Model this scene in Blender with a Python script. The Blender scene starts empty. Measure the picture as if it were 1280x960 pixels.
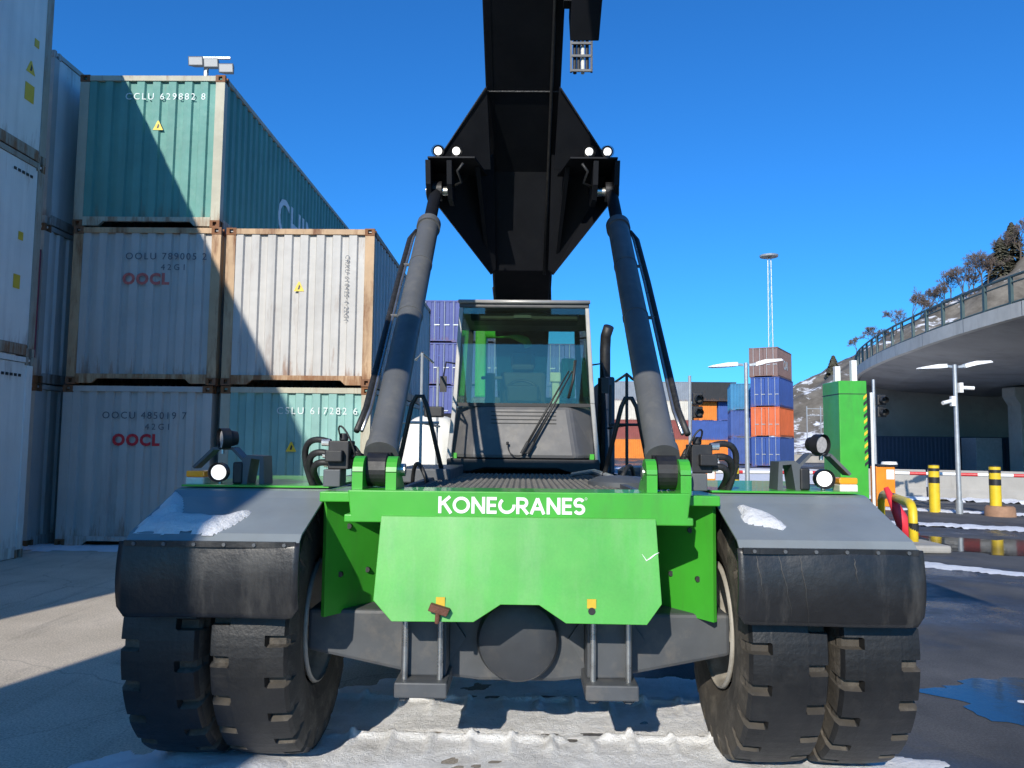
import bpy, math, random
from mathutils import Vector, Matrix, noise
R = math.radians
scene = bpy.context.scene
col = scene.collection
random.seed(7)

# ------------------------------------------------------------------ camera
CH = 1.70
ya, pi_, ro = R(0.9), R(4.5), R(0.6)
fw = Vector((-math.sin(ya)*math.cos(pi_), math.cos(ya)*math.cos(pi_), math.sin(pi_)))
r0 = Vector((math.cos(ya), math.sin(ya), 0))
u0 = r0.cross(fw)
rt = r0*math.cos(ro) + u0*math.sin(ro)
up = u0*math.cos(ro) - r0*math.sin(ro)
cd = bpy.data.cameras.new('camera'); cam = bpy.data.objects.new('camera', cd); col.objects.link(cam)
cd.sensor_width = 36; cd.lens = 27.0; cd.clip_end = 3000; cd.clip_start = 0.05
cam.matrix_world = Matrix(((rt.x, up.x, -fw.x, 0), (rt.y, up.y, -fw.y, 0), (rt.z, up.z, -fw.z, CH), (0, 0, 0, 1)))
scene.camera = cam

# ------------------------------------------------------------------ light
SX, SY, SZ = 0.28, 1.0, -0.52          # direction in which the sunlight travels
EL = math.atan2(-SZ, math.hypot(SX, SY)); AZ = math.atan2(-SX, -SY)   # AZ from +Y towards +X
w = bpy.data.worlds.new('World'); scene.world = w; w.use_nodes = True
nt = w.node_tree
sky = nt.nodes.new('ShaderNodeTexSky'); sky.sky_type = 'NISHITA'; sky.sun_disc = False
sky.sun_elevation = EL; sky.sun_rotation = AZ
sky.altitude = 300; sky.air_density = 1.0; sky.dust_density = 0.5; sky.ozone_density = 4.0
bg = nt.nodes['Background']; bg.inputs['Strength'].default_value = 0.122
tint = nt.nodes.new('ShaderNodeMix'); tint.data_type = 'RGBA'; tint.blend_type = 'MULTIPLY'; tint.inputs[0].default_value = 1.0
tint.inputs[7].default_value = (0.23, 0.84, 1.42, 1)      # the camera's cold white balance, over the whole sky
nt.links.new(sky.outputs[0], tint.inputs[6]); nt.links.new(tint.outputs[2], bg.inputs['Color'])
sd = bpy.data.lights.new('sun', 'SUN'); sun = bpy.data.objects.new('sun', sd); col.objects.link(sun)
sd.energy = 5.0; sd.angle = R(0.5); sd.color = (1, 0.93, 0.82)
sun.rotation_euler = Vector((SX, SY, SZ)).to_track_quat('-Z', 'Y').to_euler()
sun.location = (-8, -20, 20)
scene.view_settings.view_transform = 'Standard'; scene.view_settings.look = 'None'
scene.view_settings.exposure = 0.1; scene.view_settings.gamma = 1.0
scene.cycles.max_bounces = 7; scene.cycles.transparent_max_bounces = 12
scene.cycles.sample_clamp_indirect = 6
scene.cycles.use_denoising = True

# ------------------------------------------------------------------ materials
MATS = {}
def nd(t, k, **kw):
    n = t.nodes.new(k)
    for a, b in kw.items():
        setattr(n, a, b)
    return n
def coords(t, scale=(1, 1, 1), kind='Object'):
    tc = nd(t, 'ShaderNodeTexCoord'); mp = nd(t, 'ShaderNodeMapping'); mp.inputs['Scale'].default_value = scale
    t.links.new(tc.outputs[kind], mp.inputs['Vector']); return mp.outputs[0]
def ntex(t, vec, scale, detail=5, rough=0.6):
    n = nd(t, 'ShaderNodeTexNoise'); n.inputs['Scale'].default_value = scale
    n.inputs['Detail'].default_value = detail; n.inputs['Roughness'].default_value = rough
    t.links.new(vec, n.inputs['Vector']); return n.outputs['Fac']
def ramp(t, fac, a, b, ca=(0, 0, 0, 1), cb=(1, 1, 1, 1)):
    r = nd(t, 'ShaderNodeValToRGB'); e = r.color_ramp.elements
    e[0].position = a; e[0].color = ca; e[1].position = b; e[1].color = cb
    t.links.new(fac, r.inputs[0]); return r.outputs[0]
def mixc(t, fac, a, b, mode='MIX'):
    m = nd(t, 'ShaderNodeMix', data_type='RGBA', blend_type=mode)
    for i, v in ((0, fac), (6, a), (7, b)):
        if isinstance(v, (int, float)): m.inputs[i].default_value = v
        elif isinstance(v, tuple): m.inputs[i].default_value = (*v[:3], 1)
        else: t.links.new(v, m.inputs[i])
    return m.outputs[2]
def newmat(name):
    m = bpy.data.materials.new(name); m.use_nodes = True
    return m, m.node_tree, m.node_tree.nodes['Principled BSDF']
def pm(name, c, rough=0.5, metal=0.0, var=0.12, vs=6.0, bump=0.0, bs=80.0, dirt=None, da=0.5, dlo=0.5, dhi=0.75, streak=1.0, coat=0.0, spec=0.5, rvar=0.15, fine=0.0):
    if name in MATS: return MATS[name]
    m, t, b = newmat(name)
    v = coords(t)
    n1 = ntex(t, v, vs, 6)
    lo = tuple(x*(1-var) for x in c); hi = tuple(min(1, x*(1+var)) for x in c)
    cc = mixc(t, ramp(t, n1, 0.3, 0.7), lo, hi)
    if dirt:
        v2 = coords(t, (1, 1, 1.0/streak))
        d = ntex(t, v2, vs*1.7, 8, 0.68)
        f = ramp(t, d, dlo, dhi, (0, 0, 0, 1), (da, da, da, 1))
        cc = mixc(t, f, cc, dirt)
    if fine:
        nf = ntex(t, v, 90, 3)
        cc = mixc(t, fine, cc, ramp(t, nf, 0.3, 0.7, (0.1, 0.1, 0.1, 1), (1, 1, 1, 1)), 'MULTIPLY')
    t.links.new(cc, b.inputs['Base Color'])
    rr = nd(t, 'ShaderNodeMapRange'); rr.inputs[3].default_value = max(0.02, rough-rvar); rr.inputs[4].default_value = min(1, rough+rvar)
    t.links.new(ntex(t, v, vs*3, 6), rr.inputs[0]); t.links.new(rr.outputs[0], b.inputs['Roughness'])
    b.inputs['Metallic'].default_value = metal; b.inputs['Specular IOR Level'].default_value = spec
    b.inputs['Coat Weight'].default_value = coat
    if bump:
        bn = nd(t, 'ShaderNodeBump'); bn.inputs['Strength'].default_value = bump; bn.inputs['Distance'].default_value = 0.02
        t.links.new(ntex(t, v, bs, 6), bn.inputs['Height']); t.links.new(bn.outputs[0], b.inputs['Normal'])
    MATS[name] = m; return m
def emat(name, c, s):
    m, t, b = newmat(name)
    b.inputs['Base Color'].default_value = (*c, 1); b.inputs['Roughness'].default_value = 0.15
    b.inputs['Emission Color'].default_value = (*c, 1); b.inputs['Emission Strength'].default_value = s
    return m
def glass(name, tint, gloss=0.12, haze=0.0):
    m, t, b = newmat(name)
    t.nodes.remove(b)
    tr = nd(t, 'ShaderNodeBsdfTransparent'); tr.inputs[0].default_value = (*tint, 1)
    gl = nd(t, 'ShaderNodeBsdfGlossy'); gl.inputs['Roughness'].default_value = 0.02; gl.inputs[0].default_value = (0.9, 0.95, 0.95, 1)
    df = nd(t, 'ShaderNodeBsdfDiffuse'); df.inputs[0].default_value = (0.5, 0.55, 0.5, 1)
    fr = nd(t, 'ShaderNodeFresnel'); fr.inputs[0].default_value = 1.5
    mt = nd(t, 'ShaderNodeMath', operation='MULTIPLY_ADD'); mt.inputs[1].default_value = 1.0; mt.inputs[2].default_value = gloss
    t.links.new(fr.outputs[0], mt.inputs[0])
    m1 = nd(t, 'ShaderNodeMixShader'); m1.inputs[0].default_value = haze
    t.links.new(tr.outputs[0], m1.inputs[1]); t.links.new(df.outputs[0], m1.inputs[2])
    m2 = nd(t, 'ShaderNodeMixShader'); t.links.new(mt.outputs[0], m2.inputs[0])
    t.links.new(m1.outputs[0], m2.inputs[1]); t.links.new(gl.outputs[0], m2.inputs[2])
    t.links.new(m2.outputs[0], t.nodes['Material Output'].inputs[0]); return m
def cmat(name, c, rust=0.35, fade=0.2, rough=0.55):
    """weathered painted corrugated steel"""
    if name in MATS: return MATS[name]
    m, t, b = newmat(name)
    v = coords(t); vs_ = coords(t, (6, 6, 0.35)); vr = coords(t, (3, 3, 0.5))
    oi = nd(t, 'ShaderNodeObjectInfo'); 
    off = nd(t, 'ShaderNodeVectorMath', operation='ADD'); sc = nd(t, 'ShaderNodeVectorMath', operation='SCALE')
    cb = nd(t, 'ShaderNodeCombineXYZ')
    for i in range(3): t.links.new(oi.outputs['Random'], cb.inputs[i])
    t.links.new(cb.outputs[0], sc.inputs[0]); sc.inputs['Scale'].default_value = 37.0
    t.links.new(vr, off.inputs[0]); t.links.new(sc.outputs[0], off.inputs[1])
    f1 = ramp(t, ntex(t, v, 1.2, 6), 0.3, 0.75)
    cc = mixc(t, f1, tuple(x*(1-fade) for x in c), tuple(min(1, x*(1+fade*0.6)) for x in c))
    st = ramp(t, ntex(t, vs_, 1.0, 5), 0.45, 0.8, (0, 0, 0, 1), (0.45, 0.45, 0.45, 1))
    cc = mixc(t, st, cc, tuple(x*0.55+0.02 for x in c))
    ru = ramp(t, ntex(t, off.outputs[0], 1.0, 9, 0.72), 0.60-0.1*rust, 0.74, (0, 0, 0, 1), (rust*1.6, rust*1.6, rust*1.6, 1))
    cc = mixc(t, ru, cc, (0.17, 0.07, 0.028))
    # rust creeping up from the lower edge and down from the top rail, in runs
    sx = nd(t, 'ShaderNodeSeparateXYZ'); t.links.new(v, sx.inputs[0])
    lo = nd(t, 'ShaderNodeMapRange'); lo.inputs[1].default_value = 0.1; lo.inputs[2].default_value = 0.75; lo.inputs[3].default_value = 0.26; lo.inputs[4].default_value = 0.0; t.links.new(sx.outputs[2], lo.inputs[0])
    hi_ = nd(t, 'ShaderNodeMapRange'); hi_.inputs[1].default_value = 2.2; hi_.inputs[2].default_value = 2.6; hi_.inputs[3].default_value = 0.0; hi_.inputs[4].default_value = 0.15; t.links.new(sx.outputs[2], hi_.inputs[0])
    of2 = nd(t, 'ShaderNodeVectorMath', operation='ADD'); t.links.new(coords(t, (7, 7, 0.9)), of2.inputs[0]); t.links.new(sc.outputs[0], of2.inputs[1])
    ad = nd(t, 'ShaderNodeMath', operation='ADD'); t.links.new(lo.outputs[0], ad.inputs[0]); t.links.new(hi_.outputs[0], ad.inputs[1])
    ad2 = nd(t, 'ShaderNodeMath', operation='ADD'); t.links.new(ad.outputs[0], ad2.inputs[0]); t.links.new(ntex(t, of2.outputs[0], 1.0, 8, 0.7), ad2.inputs[1])
    k_ = min(0.9, 0.35+rust)
    cc = mixc(t, ramp(t, ad2.outputs[0], 0.70, 0.84, (0, 0, 0, 1), (k_, k_, k_, 1)), cc, (0.21, 0.085, 0.03))
    # scuffs: pale scratched patches
    of3 = nd(t, 'ShaderNodeVectorMath', operation='ADD'); t.links.new(coords(t, (1.6, 1.6, 6)), of3.inputs[0]); t.links.new(sc.outputs[0], of3.inputs[1])
    cc = mixc(t, ramp(t, ntex(t, of3.outputs[0], 1.3, 9, 0.75), 0.66, 0.72, (0, 0, 0, 1), (0.35, 0.35, 0.35, 1)), cc, tuple(min(0.75, x*1.4+0.08) for x in c))
    t.links.new(cc, b.inputs['Base Color'])
    rr = nd(t, 'ShaderNodeMapRange'); rr.inputs[3].default_value = rough-0.1; rr.inputs[4].default_value = rough+0.25
    t.links.new(ntex(t, v, 9, 5), rr.inputs[0]); t.links.new(rr.outputs[0], b.inputs['Roughness'])
    b.inputs['Specular IOR Level'].default_value = 0.35
    bn = nd(t, 'ShaderNodeBump'); bn.inputs['Strength'].default_value = 0.25; bn.inputs['Distance'].default_value = 0.01
    bn2 = nd(t, 'ShaderNodeBump'); bn2.inputs['Strength'].default_value = 0.5; bn2.inputs['Distance'].default_value = 0.05
    t.links.new(ntex(t, v, 1.6, 3), bn2.inputs['Height']); t.links.new(bn2.outputs[0], bn.inputs['Normal'])
    t.links.new(ntex(t, v, 14, 6), bn.inputs['Height']); t.links.new(bn.outputs[0], b.inputs['Normal'])
    MATS[name] = m; return m

GREEN = (0.052, 0.37, 0.03)
M_green = pm('green_paint', GREEN, 0.38, var=0.1, vs=3, dirt=(0.075, 0.11, 0.045), da=0.45, dlo=0.52, dhi=0.8, streak=5, coat=0.25, rvar=0.12)
M_apron = pm('green_worn_paint', (0.085, 0.40, 0.05), 0.36, var=0.12, vs=2.5, dirt=(0.22, 0.42, 0.17), da=0.6, dlo=0.48, dhi=0.78, streak=6, coat=0.2, rvar=0.16, fine=0.10)
M_grey = pm('grey_paint', (0.075, 0.083, 0.092), 0.5, var=0.15, vs=4, dirt=(0.14, 0.135, 0.12), da=0.45, streak=2)
M_cyl = pm('cylinder_grey_paint', (0.100, 0.104, 0.106), 0.45, var=0.1, vs=5, dirt=(0.19, 0.18, 0.155), da=0.5)
M_axle = pm('axle_grey_paint', (0.062, 0.067, 0.073), 0.6, var=0.18, vs=4, dirt=(0.16, 0.14, 0.115), da=0.5)
M_hub = pm('hub_dark_paint', (0.035, 0.038, 0.043), 0.45, var=0.15, vs=5, dirt=(0.09, 0.082, 0.07), da=0.4)
M_boom = pm('boom_black_paint', (0.009, 0.010, 0.013), 0.6, var=0.2, vs=3, dirt=(0.02, 0.02, 0.02), da=0.4, spec=0.18)
M_black = pm('black_plastic', (0.012, 0.012, 0.014), 0.5, var=0.3, vs=8, dirt=(0.05, 0.048, 0.044), da=0.4)
M_hose = pm('hose_rubber', (0.018, 0.018, 0.018), 0.55, var=0.3, vs=20, dirt=(0.07, 0.065, 0.058), da=0.5)
M_tyre = pm('tyre_rubber', (0.009, 0.0095, 0.0105), 0.48, var=0.3, vs=5, dirt=(0.045, 0.042, 0.038), da=0.4, dlo=0.48, dhi=0.8, bump=0.14, bs=60, fine=0.25)
M_side = pm('tyre_dusty_sidewall', (0.055, 0.047, 0.037), 0.85, var=0.4, vs=4, dirt=(0.20, 0.175, 0.14), da=0.7, bump=0.3, bs=60)
M_rim = pm('rim_paint', (0.33, 0.31, 0.27), 0.5, var=0.15, vs=6, dirt=(0.10, 0.085, 0.065), da=0.7)
M_flap = pm('flap_rubber', (0.014, 0.0145, 0.016), 0.36, var=0.25, vs=4, dirt=(0.12, 0.115, 0.105), da=0.6, dlo=0.52, dhi=0.85, streak=7, bump=0.12, bs=25, rvar=0.16)
M_fend = pm('fender_panel', (0.20, 0.225, 0.235), 0.34, var=0.12, vs=3, dirt=(0.2, 0.2, 0.19), da=0.4, streak=2)
M_chrome = pm('bright_steel', (0.55, 0.55, 0.53), 0.3, metal=0.9, var=0.1, dirt=(0.2, 0.18, 0.15), da=0.6)
M_steel = pm('galvanised_steel', (0.42, 0.44, 0.45), 0.45, metal=0.5, var=0.15, vs=8)
M_alum = pm('cab_trim', (0.38, 0.37, 0.35), 0.4, metal=0.3, var=0.1)
M_panel = pm('cab_panel', (0.095, 0.095, 0.098), 0.5, var=0.1, vs=4, dirt=(0.22, 0.2, 0.17), da=0.45)
M_white = pm('white_paint', (0.78, 0.78, 0.75), 0.5, var=0.06, vs=10)
M_letter = pm('letter_white', (0.80, 0.81, 0.78), 0.5, var=0.05, vs=10)
M_rust = pm('rust_iron', (0.13, 0.05, 0.03), 0.8, var=0.3, vs=20, bump=0.4)
M_yellow = pm('yellow_paint', (0.72, 0.50, 0.02), 0.45, var=0.1, vs=6, dirt=(0.3, 0.22, 0.05), da=0.35)
M_bk = pm('black_paint', (0.02, 0.02, 0.02), 0.5)
M_orange = pm('orange_paint', (0.80, 0.24, 0.012), 0.45, var=0.1, vs=4, dirt=(0.35, 0.13, 0.04), da=0.35)
M_red = pm('red_paint', (0.55, 0.035, 0.04), 0.5, var=0.1)
M_amber = emat('amber_lens', (0.85, 0.33, 0.02), 0.05)
M_clear = pm('clear_lens', (0.72, 0.70, 0.6), 0.15, var=0.1, vs=30)
M_lit = emat('lit_lamp', (1.0, 0.98, 0.93), 1.1)
M_lens = pm('lamp_lens', (0.45, 0.42, 0.4), 0.15, var=0.2, vs=60)
M_conc = pm('concrete', (0.33, 0.315, 0.285), 0.85, var=0.15, vs=0.8, dirt=(0.15, 0.14, 0.125), da=0.5, streak=4, bump=0.2, bs=20)
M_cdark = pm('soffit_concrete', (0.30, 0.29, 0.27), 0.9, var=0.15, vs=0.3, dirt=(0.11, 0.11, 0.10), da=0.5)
M_glass = glass('windscreen_glass', (0.70, 0.80, 0.70), 0.02, 0.006)
M_glass2 = glass('side_glass', (0.93, 0.96, 0.90), 0.0, 0.0)
M_deck = pm('deck_plate', (0.10, 0.095, 0.085), 0.7, var=0.25, vs=8, dirt=(0.2, 0.18, 0.15), da=0.5)

def snow_mat(name, c, dirty, da):
    m, t, b = newmat(name); v = coords(t)
    d = ramp(t, ntex(t, v, 2.2, 9, 0.7), 0.44, 0.66, (0, 0, 0, 1), (da, da, da, 1))
    cc = mixc(t, d, c, dirty)
    sp = ramp(t, ntex(t, v, 26, 6, 0.7), 0.6, 0.72, (0, 0, 0, 1), (da*0.8, da*0.8, da*0.8, 1))
    cc = mixc(t, sp, cc, tuple(x*0.35 for x in dirty))
    t.links.new(cc, b.inputs['Base Color']); b.inputs['Roughness'].default_value = 0.75
    b.inputs['Specular IOR Level'].default_value = 0.3
    bn = nd(t, 'ShaderNodeBump'); bn.inputs['Strength'].default_value = 0.8; bn.inputs['Distance'].default_value = 0.03
    t.links.new(ntex(t, v, 34, 9, 0.78), bn.inputs['Height']); t.links.new(bn.outputs[0], b.inputs['Normal'])
    return m
M_snow = snow_mat('snow_clean', (0.82, 0.83, 0.85), (0.5, 0.5, 0.5), 0.3)
M_snowd = snow_mat('snow_dirty', (0.92, 0.92, 0.91), (0.48, 0.46, 0.43), 0.5)

def ground_mat():
    m, t, b = newmat('asphalt'); v = coords(t)
    sep = nd(t, 'ShaderNodeSeparateXYZ'); t.links.new(v, sep.inputs[0])
    n1 = ntex(t, v, 0.35, 7, 0.6)
    # the yard on the left is pale dusty concrete, the lane on the right dark asphalt
    a = nd(t, 'ShaderNodeMath', operation='MULTIPLY_ADD'); a.inputs[1].default_value = 3.0; t.links.new(n1, a.inputs[0]); t.links.new(sep.outputs[0], a.inputs[2])
    mr = nd(t, 'ShaderNodeMapRange'); mr.inputs[1].default_value = -0.5; mr.inputs[2].default_value = 2.6
    t.links.new(a.outputs[0], mr.inputs[0])
    pale = mixc(t, ramp(t, ntex(t, v, 1.1, 8, 0.65), 0.35, 0.7), (0.53, 0.46, 0.36), (0.70, 0.61, 0.49))
    dark = mixc(t, ramp(t, ntex(t, v, 0.8, 8, 0.65), 0.35, 0.7), (0.055, 0.057, 0.060), (0.12, 0.12, 0.122))
    cc = mixc(t, mr.outputs[0], pale, dark)
    vt = coords(t, (5.0, 0.5, 1)); vt.node.inputs['Rotation'].default_value = (0, 0, R(35))
    tr = ramp(t, ntex(t, vt, 1.0, 6), 0.55, 0.75, (0, 0, 0, 1), (0.35, 0.35, 0.35, 1))
    cc = mixc(t, tr, cc, (0.07, 0.07, 0.07))
    sp = ramp(t, ntex(t, v, 70, 5, 0.75), 0.3, 0.72, (0.45, 0.45, 0.45, 1), (1.35, 1.35, 1.35, 1))
    cc = mixc(t, 1.0, cc, sp, 'MULTIPLY')
    vo = nd(t, 'ShaderNodeTexVoronoi', feature='DISTANCE_TO_EDGE'); vo.inputs['Scale'].default_value = 0.42
    wv = nd(t, 'ShaderNodeMix', data_type='VECTOR'); nz_ = nd(t, 'ShaderNodeTexNoise'); nz_.inputs['Scale'].default_value = 1.5; nz_.inputs['Detail'].default_value = 6
    t.links.new(v, nz_.inputs['Vector']); wv.inputs[0].default_value = 0.35; t.links.new(v, wv.inputs[4]); t.links.new(nz_.outputs['Color'], wv.inputs[5]); t.links.new(wv.outputs[1], vo.inputs['Vector'])
    cr = ramp(t, vo.outputs['Distance'], 0.001, 0.004, (0.3, 0.3, 0.3, 1), (0, 0, 0, 1))
    cc = mixc(t, cr, cc, (0.035, 0.034, 0.033))
    oil = ramp(t, ntex(t, v, 1.7, 7, 0.7), 0.60, 0.78, (0, 0, 0, 1), (0.5, 0.5, 0.5, 1))
    cc = mixc(t, oil, cc, (0.05, 0.048, 0.046))
    wet = ramp(t, ntex(t, v, 0.28, 6, 0.62), 0.47, 0.60)
    wm = nd(t, 'ShaderNodeMath', operation='MULTIPLY'); t.links.new(wet, wm.inputs[0]); t.links.new(mr.outputs[0], wm.inputs[1])
    cc = mixc(t, wm.outputs[0], cc, mixc(t, 1.0, cc, (0.55, 0.55, 0.57), 'MULTIPLY'))
    t.links.new(cc, b.inputs['Base Color'])
    rr = nd(t, 'ShaderNodeMapRange'); rr.inputs[3].default_value = 0.88; rr.inputs[4].default_value = 0.16
    t.links.new(wm.outputs[0], rr.inputs[0]); t.links.new(rr.outputs[0], b.inputs['Roughness'])
    bn = nd(t, 'ShaderNodeBump'); bn.inputs['Strength'].default_value = 0.35; bn.inputs['Distance'].default_value = 0.008
    t.links.new(ntex(t, v, 130, 5), bn.inputs['Height']); t.links.new(bn.outputs[0], b.inputs['Normal'])
    return m
M_ground = ground_mat()

# ------------------------------------------------------------------ mesh helpers
class MB:
    def __init__(s): s.v = []; s.f = []; s.mi = []; s.cur = 0
    def add(s, vs, fs):
        o = len(s.v); s.v += [tuple(p) for p in vs]; s.f += [tuple(i+o for i in q) for q in fs]; s.mi += [s.cur]*len(fs); return s
    def box(s, x0, x1, y0, y1, z0, z1):
        return s.add([(x0,y0,z0),(x1,y0,z0),(x1,y1,z0),(x0,y1,z0),(x0,y0,z1),(x1,y0,z1),(x1,y1,z1),(x0,y1,z1)],
                     [(0,3,2,1),(4,5,6,7),(0,1,5,4),(1,2,6,5),(2,3,7,6),(3,0,4,7)])
    def prism(s, poly, axis, a, b):
        """poly: list of 2-D points; axis 'x': (y,z), 'y': (x,z), 'z': (x,y)"""
        def P(p, k): return {'x': (k, p[0], p[1]), 'y': (p[0], k, p[1]), 'z': (p[0], p[1], k)}[axis]
        n = len(poly); vs = [P(p, a) for p in poly]+[P(p, b) for p in poly]
        return s.add(vs, [tuple(range(n))[::-1], tuple(range(n, 2*n))]+[(i, (i+1) % n, (i+1) % n+n, i+n) for i in range(n)])
    def hexa(s, fr, bk):
        n = len(fr); return s.add(list(fr)+list(bk), [tuple(range(n))[::-1], tuple(range(n, 2*n))]+[(i, (i+1) % n, (i+1) % n+n, i+n) for i in range(n)])
    def cyl(s, p0, p1, r0, r1=None, seg=20, caps=True):
        r1 = r0 if r1 is None else r1
        p0, p1 = Vector(p0), Vector(p1); d = (p1-p0).normalized()
        a = d.orthogonal().normalized(); b = d.cross(a); vs = []
        for p, r in ((p0, r0), (p1, r1)):
            for i in range(seg):
                t = 2*math.pi*i/seg; vs.append(p+a*(r*math.cos(t))+b*(r*math.sin(t)))
        fs = [(i, (i+1) % seg, (i+1) % seg+seg, i+seg) for i in range(seg)]
        if caps: fs += [tuple(range(seg))[::-1], tuple(range(seg, 2*seg))]
        return s.add(vs, fs)
    def tube(s, pts, r, seg=10, close=False):
        pts = [Vector(p) for p in pts]; n = len(pts); vs = []; prev = None
        rr = r if isinstance(r, (list, tuple)) else [r]*n
        for i, p in enumerate(pts):
            d = (pts[min(n-1, i+1)]-pts[max(0, i-1)]).normalized()
            if prev is None: a = d.orthogonal().normalized()
            else:
                a = prev-d*prev.dot(d); a = a.normalized() if a.length > 1e-5 else d.orthogonal().normalized()
            prev = a; b = d.cross(a)
            for k in range(seg):
                t = 2*math.pi*k/seg; vs.append(p+a*(rr[i]*math.cos(t))+b*(rr[i]*math.sin(t)))
        fs = []
        for i in range(n-1):
            for k in range(seg):
                fs.append((i*seg+k, i*seg+(k+1) % seg, (i+1)*seg+(k+1) % seg, (i+1)*seg+k))
        fs += [tuple(range(seg))[::-1], tuple(range((n-1)*seg, n*seg))]
        return s.add(vs, fs)
    def lathe(s, prof, c, axis='x', seg=48):
        """prof: list of (along, radius)"""
        c = Vector(c); vs = []; n = len(prof)
        for k in range(seg):
            t = 2*math.pi*k/seg; co, si = math.cos(t), math.sin(t)
            for h, r in prof:
                q = {'x': (h, r*co, r*si), 'y': (r*co, h, r*si), 'z': (r*co, r*si, h)}[axis]
                vs.append(c+Vector(q))
        fs = []
        for k in range(seg):
            k2 = (k+1) % seg
            for i in range(n-1): fs.append((k*n+i, k*n+i+1, k2*n+i+1, k2*n+i))
        return s.add(vs, fs)
    def mesh(s, name, mats=(), smooth=False):
        me = bpy.data.meshes.new(name); me.from_pydata(s.v, [], s.f)
        for m in (mats or [None]): me.materials.append(m)
        if len(mats) > 1: me.polygons.foreach_set('material_index', s.mi)
        if smooth: me.polygons.foreach_set('use_smooth', [True]*len(s.f))
        me.update()
        import bmesh
        bm = bmesh.new(); bm.from_mesh(me); bmesh.ops.recalc_face_normals(bm, faces=bm.faces); bm.to_mesh(me); bm.free()
        return me
    def build(s, name, mat, parent=None, smooth=False, bev=0.0, angle=None):
        mats = mat if isinstance(mat, (list, tuple)) else [mat]
        return place(s.mesh(name, mats, smooth or bool(angle)), name, parent, bev, angle)
def wloc(o):
    v = Vector((0, 0, 0))
    while o is not None: v += o.location; o = o.parent
    return v
def place(me, name, parent=None, bev=0.0, angle=None):
    o = bpy.data.objects.new(name, me); col.objects.link(o)
    if parent is not None:
        o.parent = parent
        if parent.type == 'EMPTY' and parent.get('abs'): o.matrix_parent_inverse = Matrix.Translation(-parent.location)
    if bev:
        b = o.modifiers.new('bevel', 'BEVEL'); b.width = bev; b.segments = 2; b.limit_method = 'ANGLE'; b.angle_limit = R(35); b.harden_normals = False
    if angle:
        es = o.modifiers.new('split', 'EDGE_SPLIT'); es.split_angle = R(angle)
    return o
def thing(name, loc, label, cat, group=None, absolute=True):
    """an Empty at the thing's base; with absolute its children's meshes are given in world coordinates"""
    o = bpy.data.objects.new(name, None); col.objects.link(o); o.location = loc; o.empty_display_size = 0.3
    o['label'] = label; o['category'] = cat
    if absolute: o['abs'] = 1
    if group: o['group'] = group
    return o
def tag(o, label, cat, group=None):
    o['label'] = label; o['category'] = cat
    if group: o['group'] = group
    return o
def struct(o, kind='structure', label=None):
    o['kind'] = kind
    if label: o['label'] = label
    return o
def bez(p0, p1, p2, p3, n=14):
    p0, p1, p2, p3 = map(Vector, (p0, p1, p2, p3)); out = []
    for i in range(n+1):
        t = i/n; out.append(p0*(1-t)**3+p1*3*t*(1-t)**2+p2*3*t*t*(1-t)+p3*t**3)
    return out
_txt = {}
def text_mesh(body, size, spacing=1.0, bold=0.0):
    key = (body, size, spacing, bold)
    if key in _txt: return _txt[key]
    cu = bpy.data.curves.new('txt', 'FONT'); cu.body = body; cu.size = size; cu.align_x = 'CENTER'; cu.align_y = 'CENTER'
    cu.space_character = spacing; cu.offset = bold; cu.resolution_u = 3; cu.extrude = 0.0015
    o = bpy.data.objects.new('txt', cu); col.objects.link(o)
    dg = bpy.context.evaluated_depsgraph_get()
    me = bpy.data.meshes.new_from_object(o.evaluated_get(dg))
    bpy.data.objects.remove(o); bpy.data.curves.remove(cu)
    me.materials.clear(); me.materials.append(None); _txt[key] = me
    return me
def setmat(o, m):
    o.material_slots[0].link = 'OBJECT'; o.material_slots[0].material = m; return o

# ------------------------------------------------------------------ ground and snow
g = MB(); g.add([(-1500, -300, 0), (1500, -300, 0), (1500, 2500, 0), (-1500, 2500, 0)], [(0, 1, 2, 3)])
struct(g.build('ground', M_ground))

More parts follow.
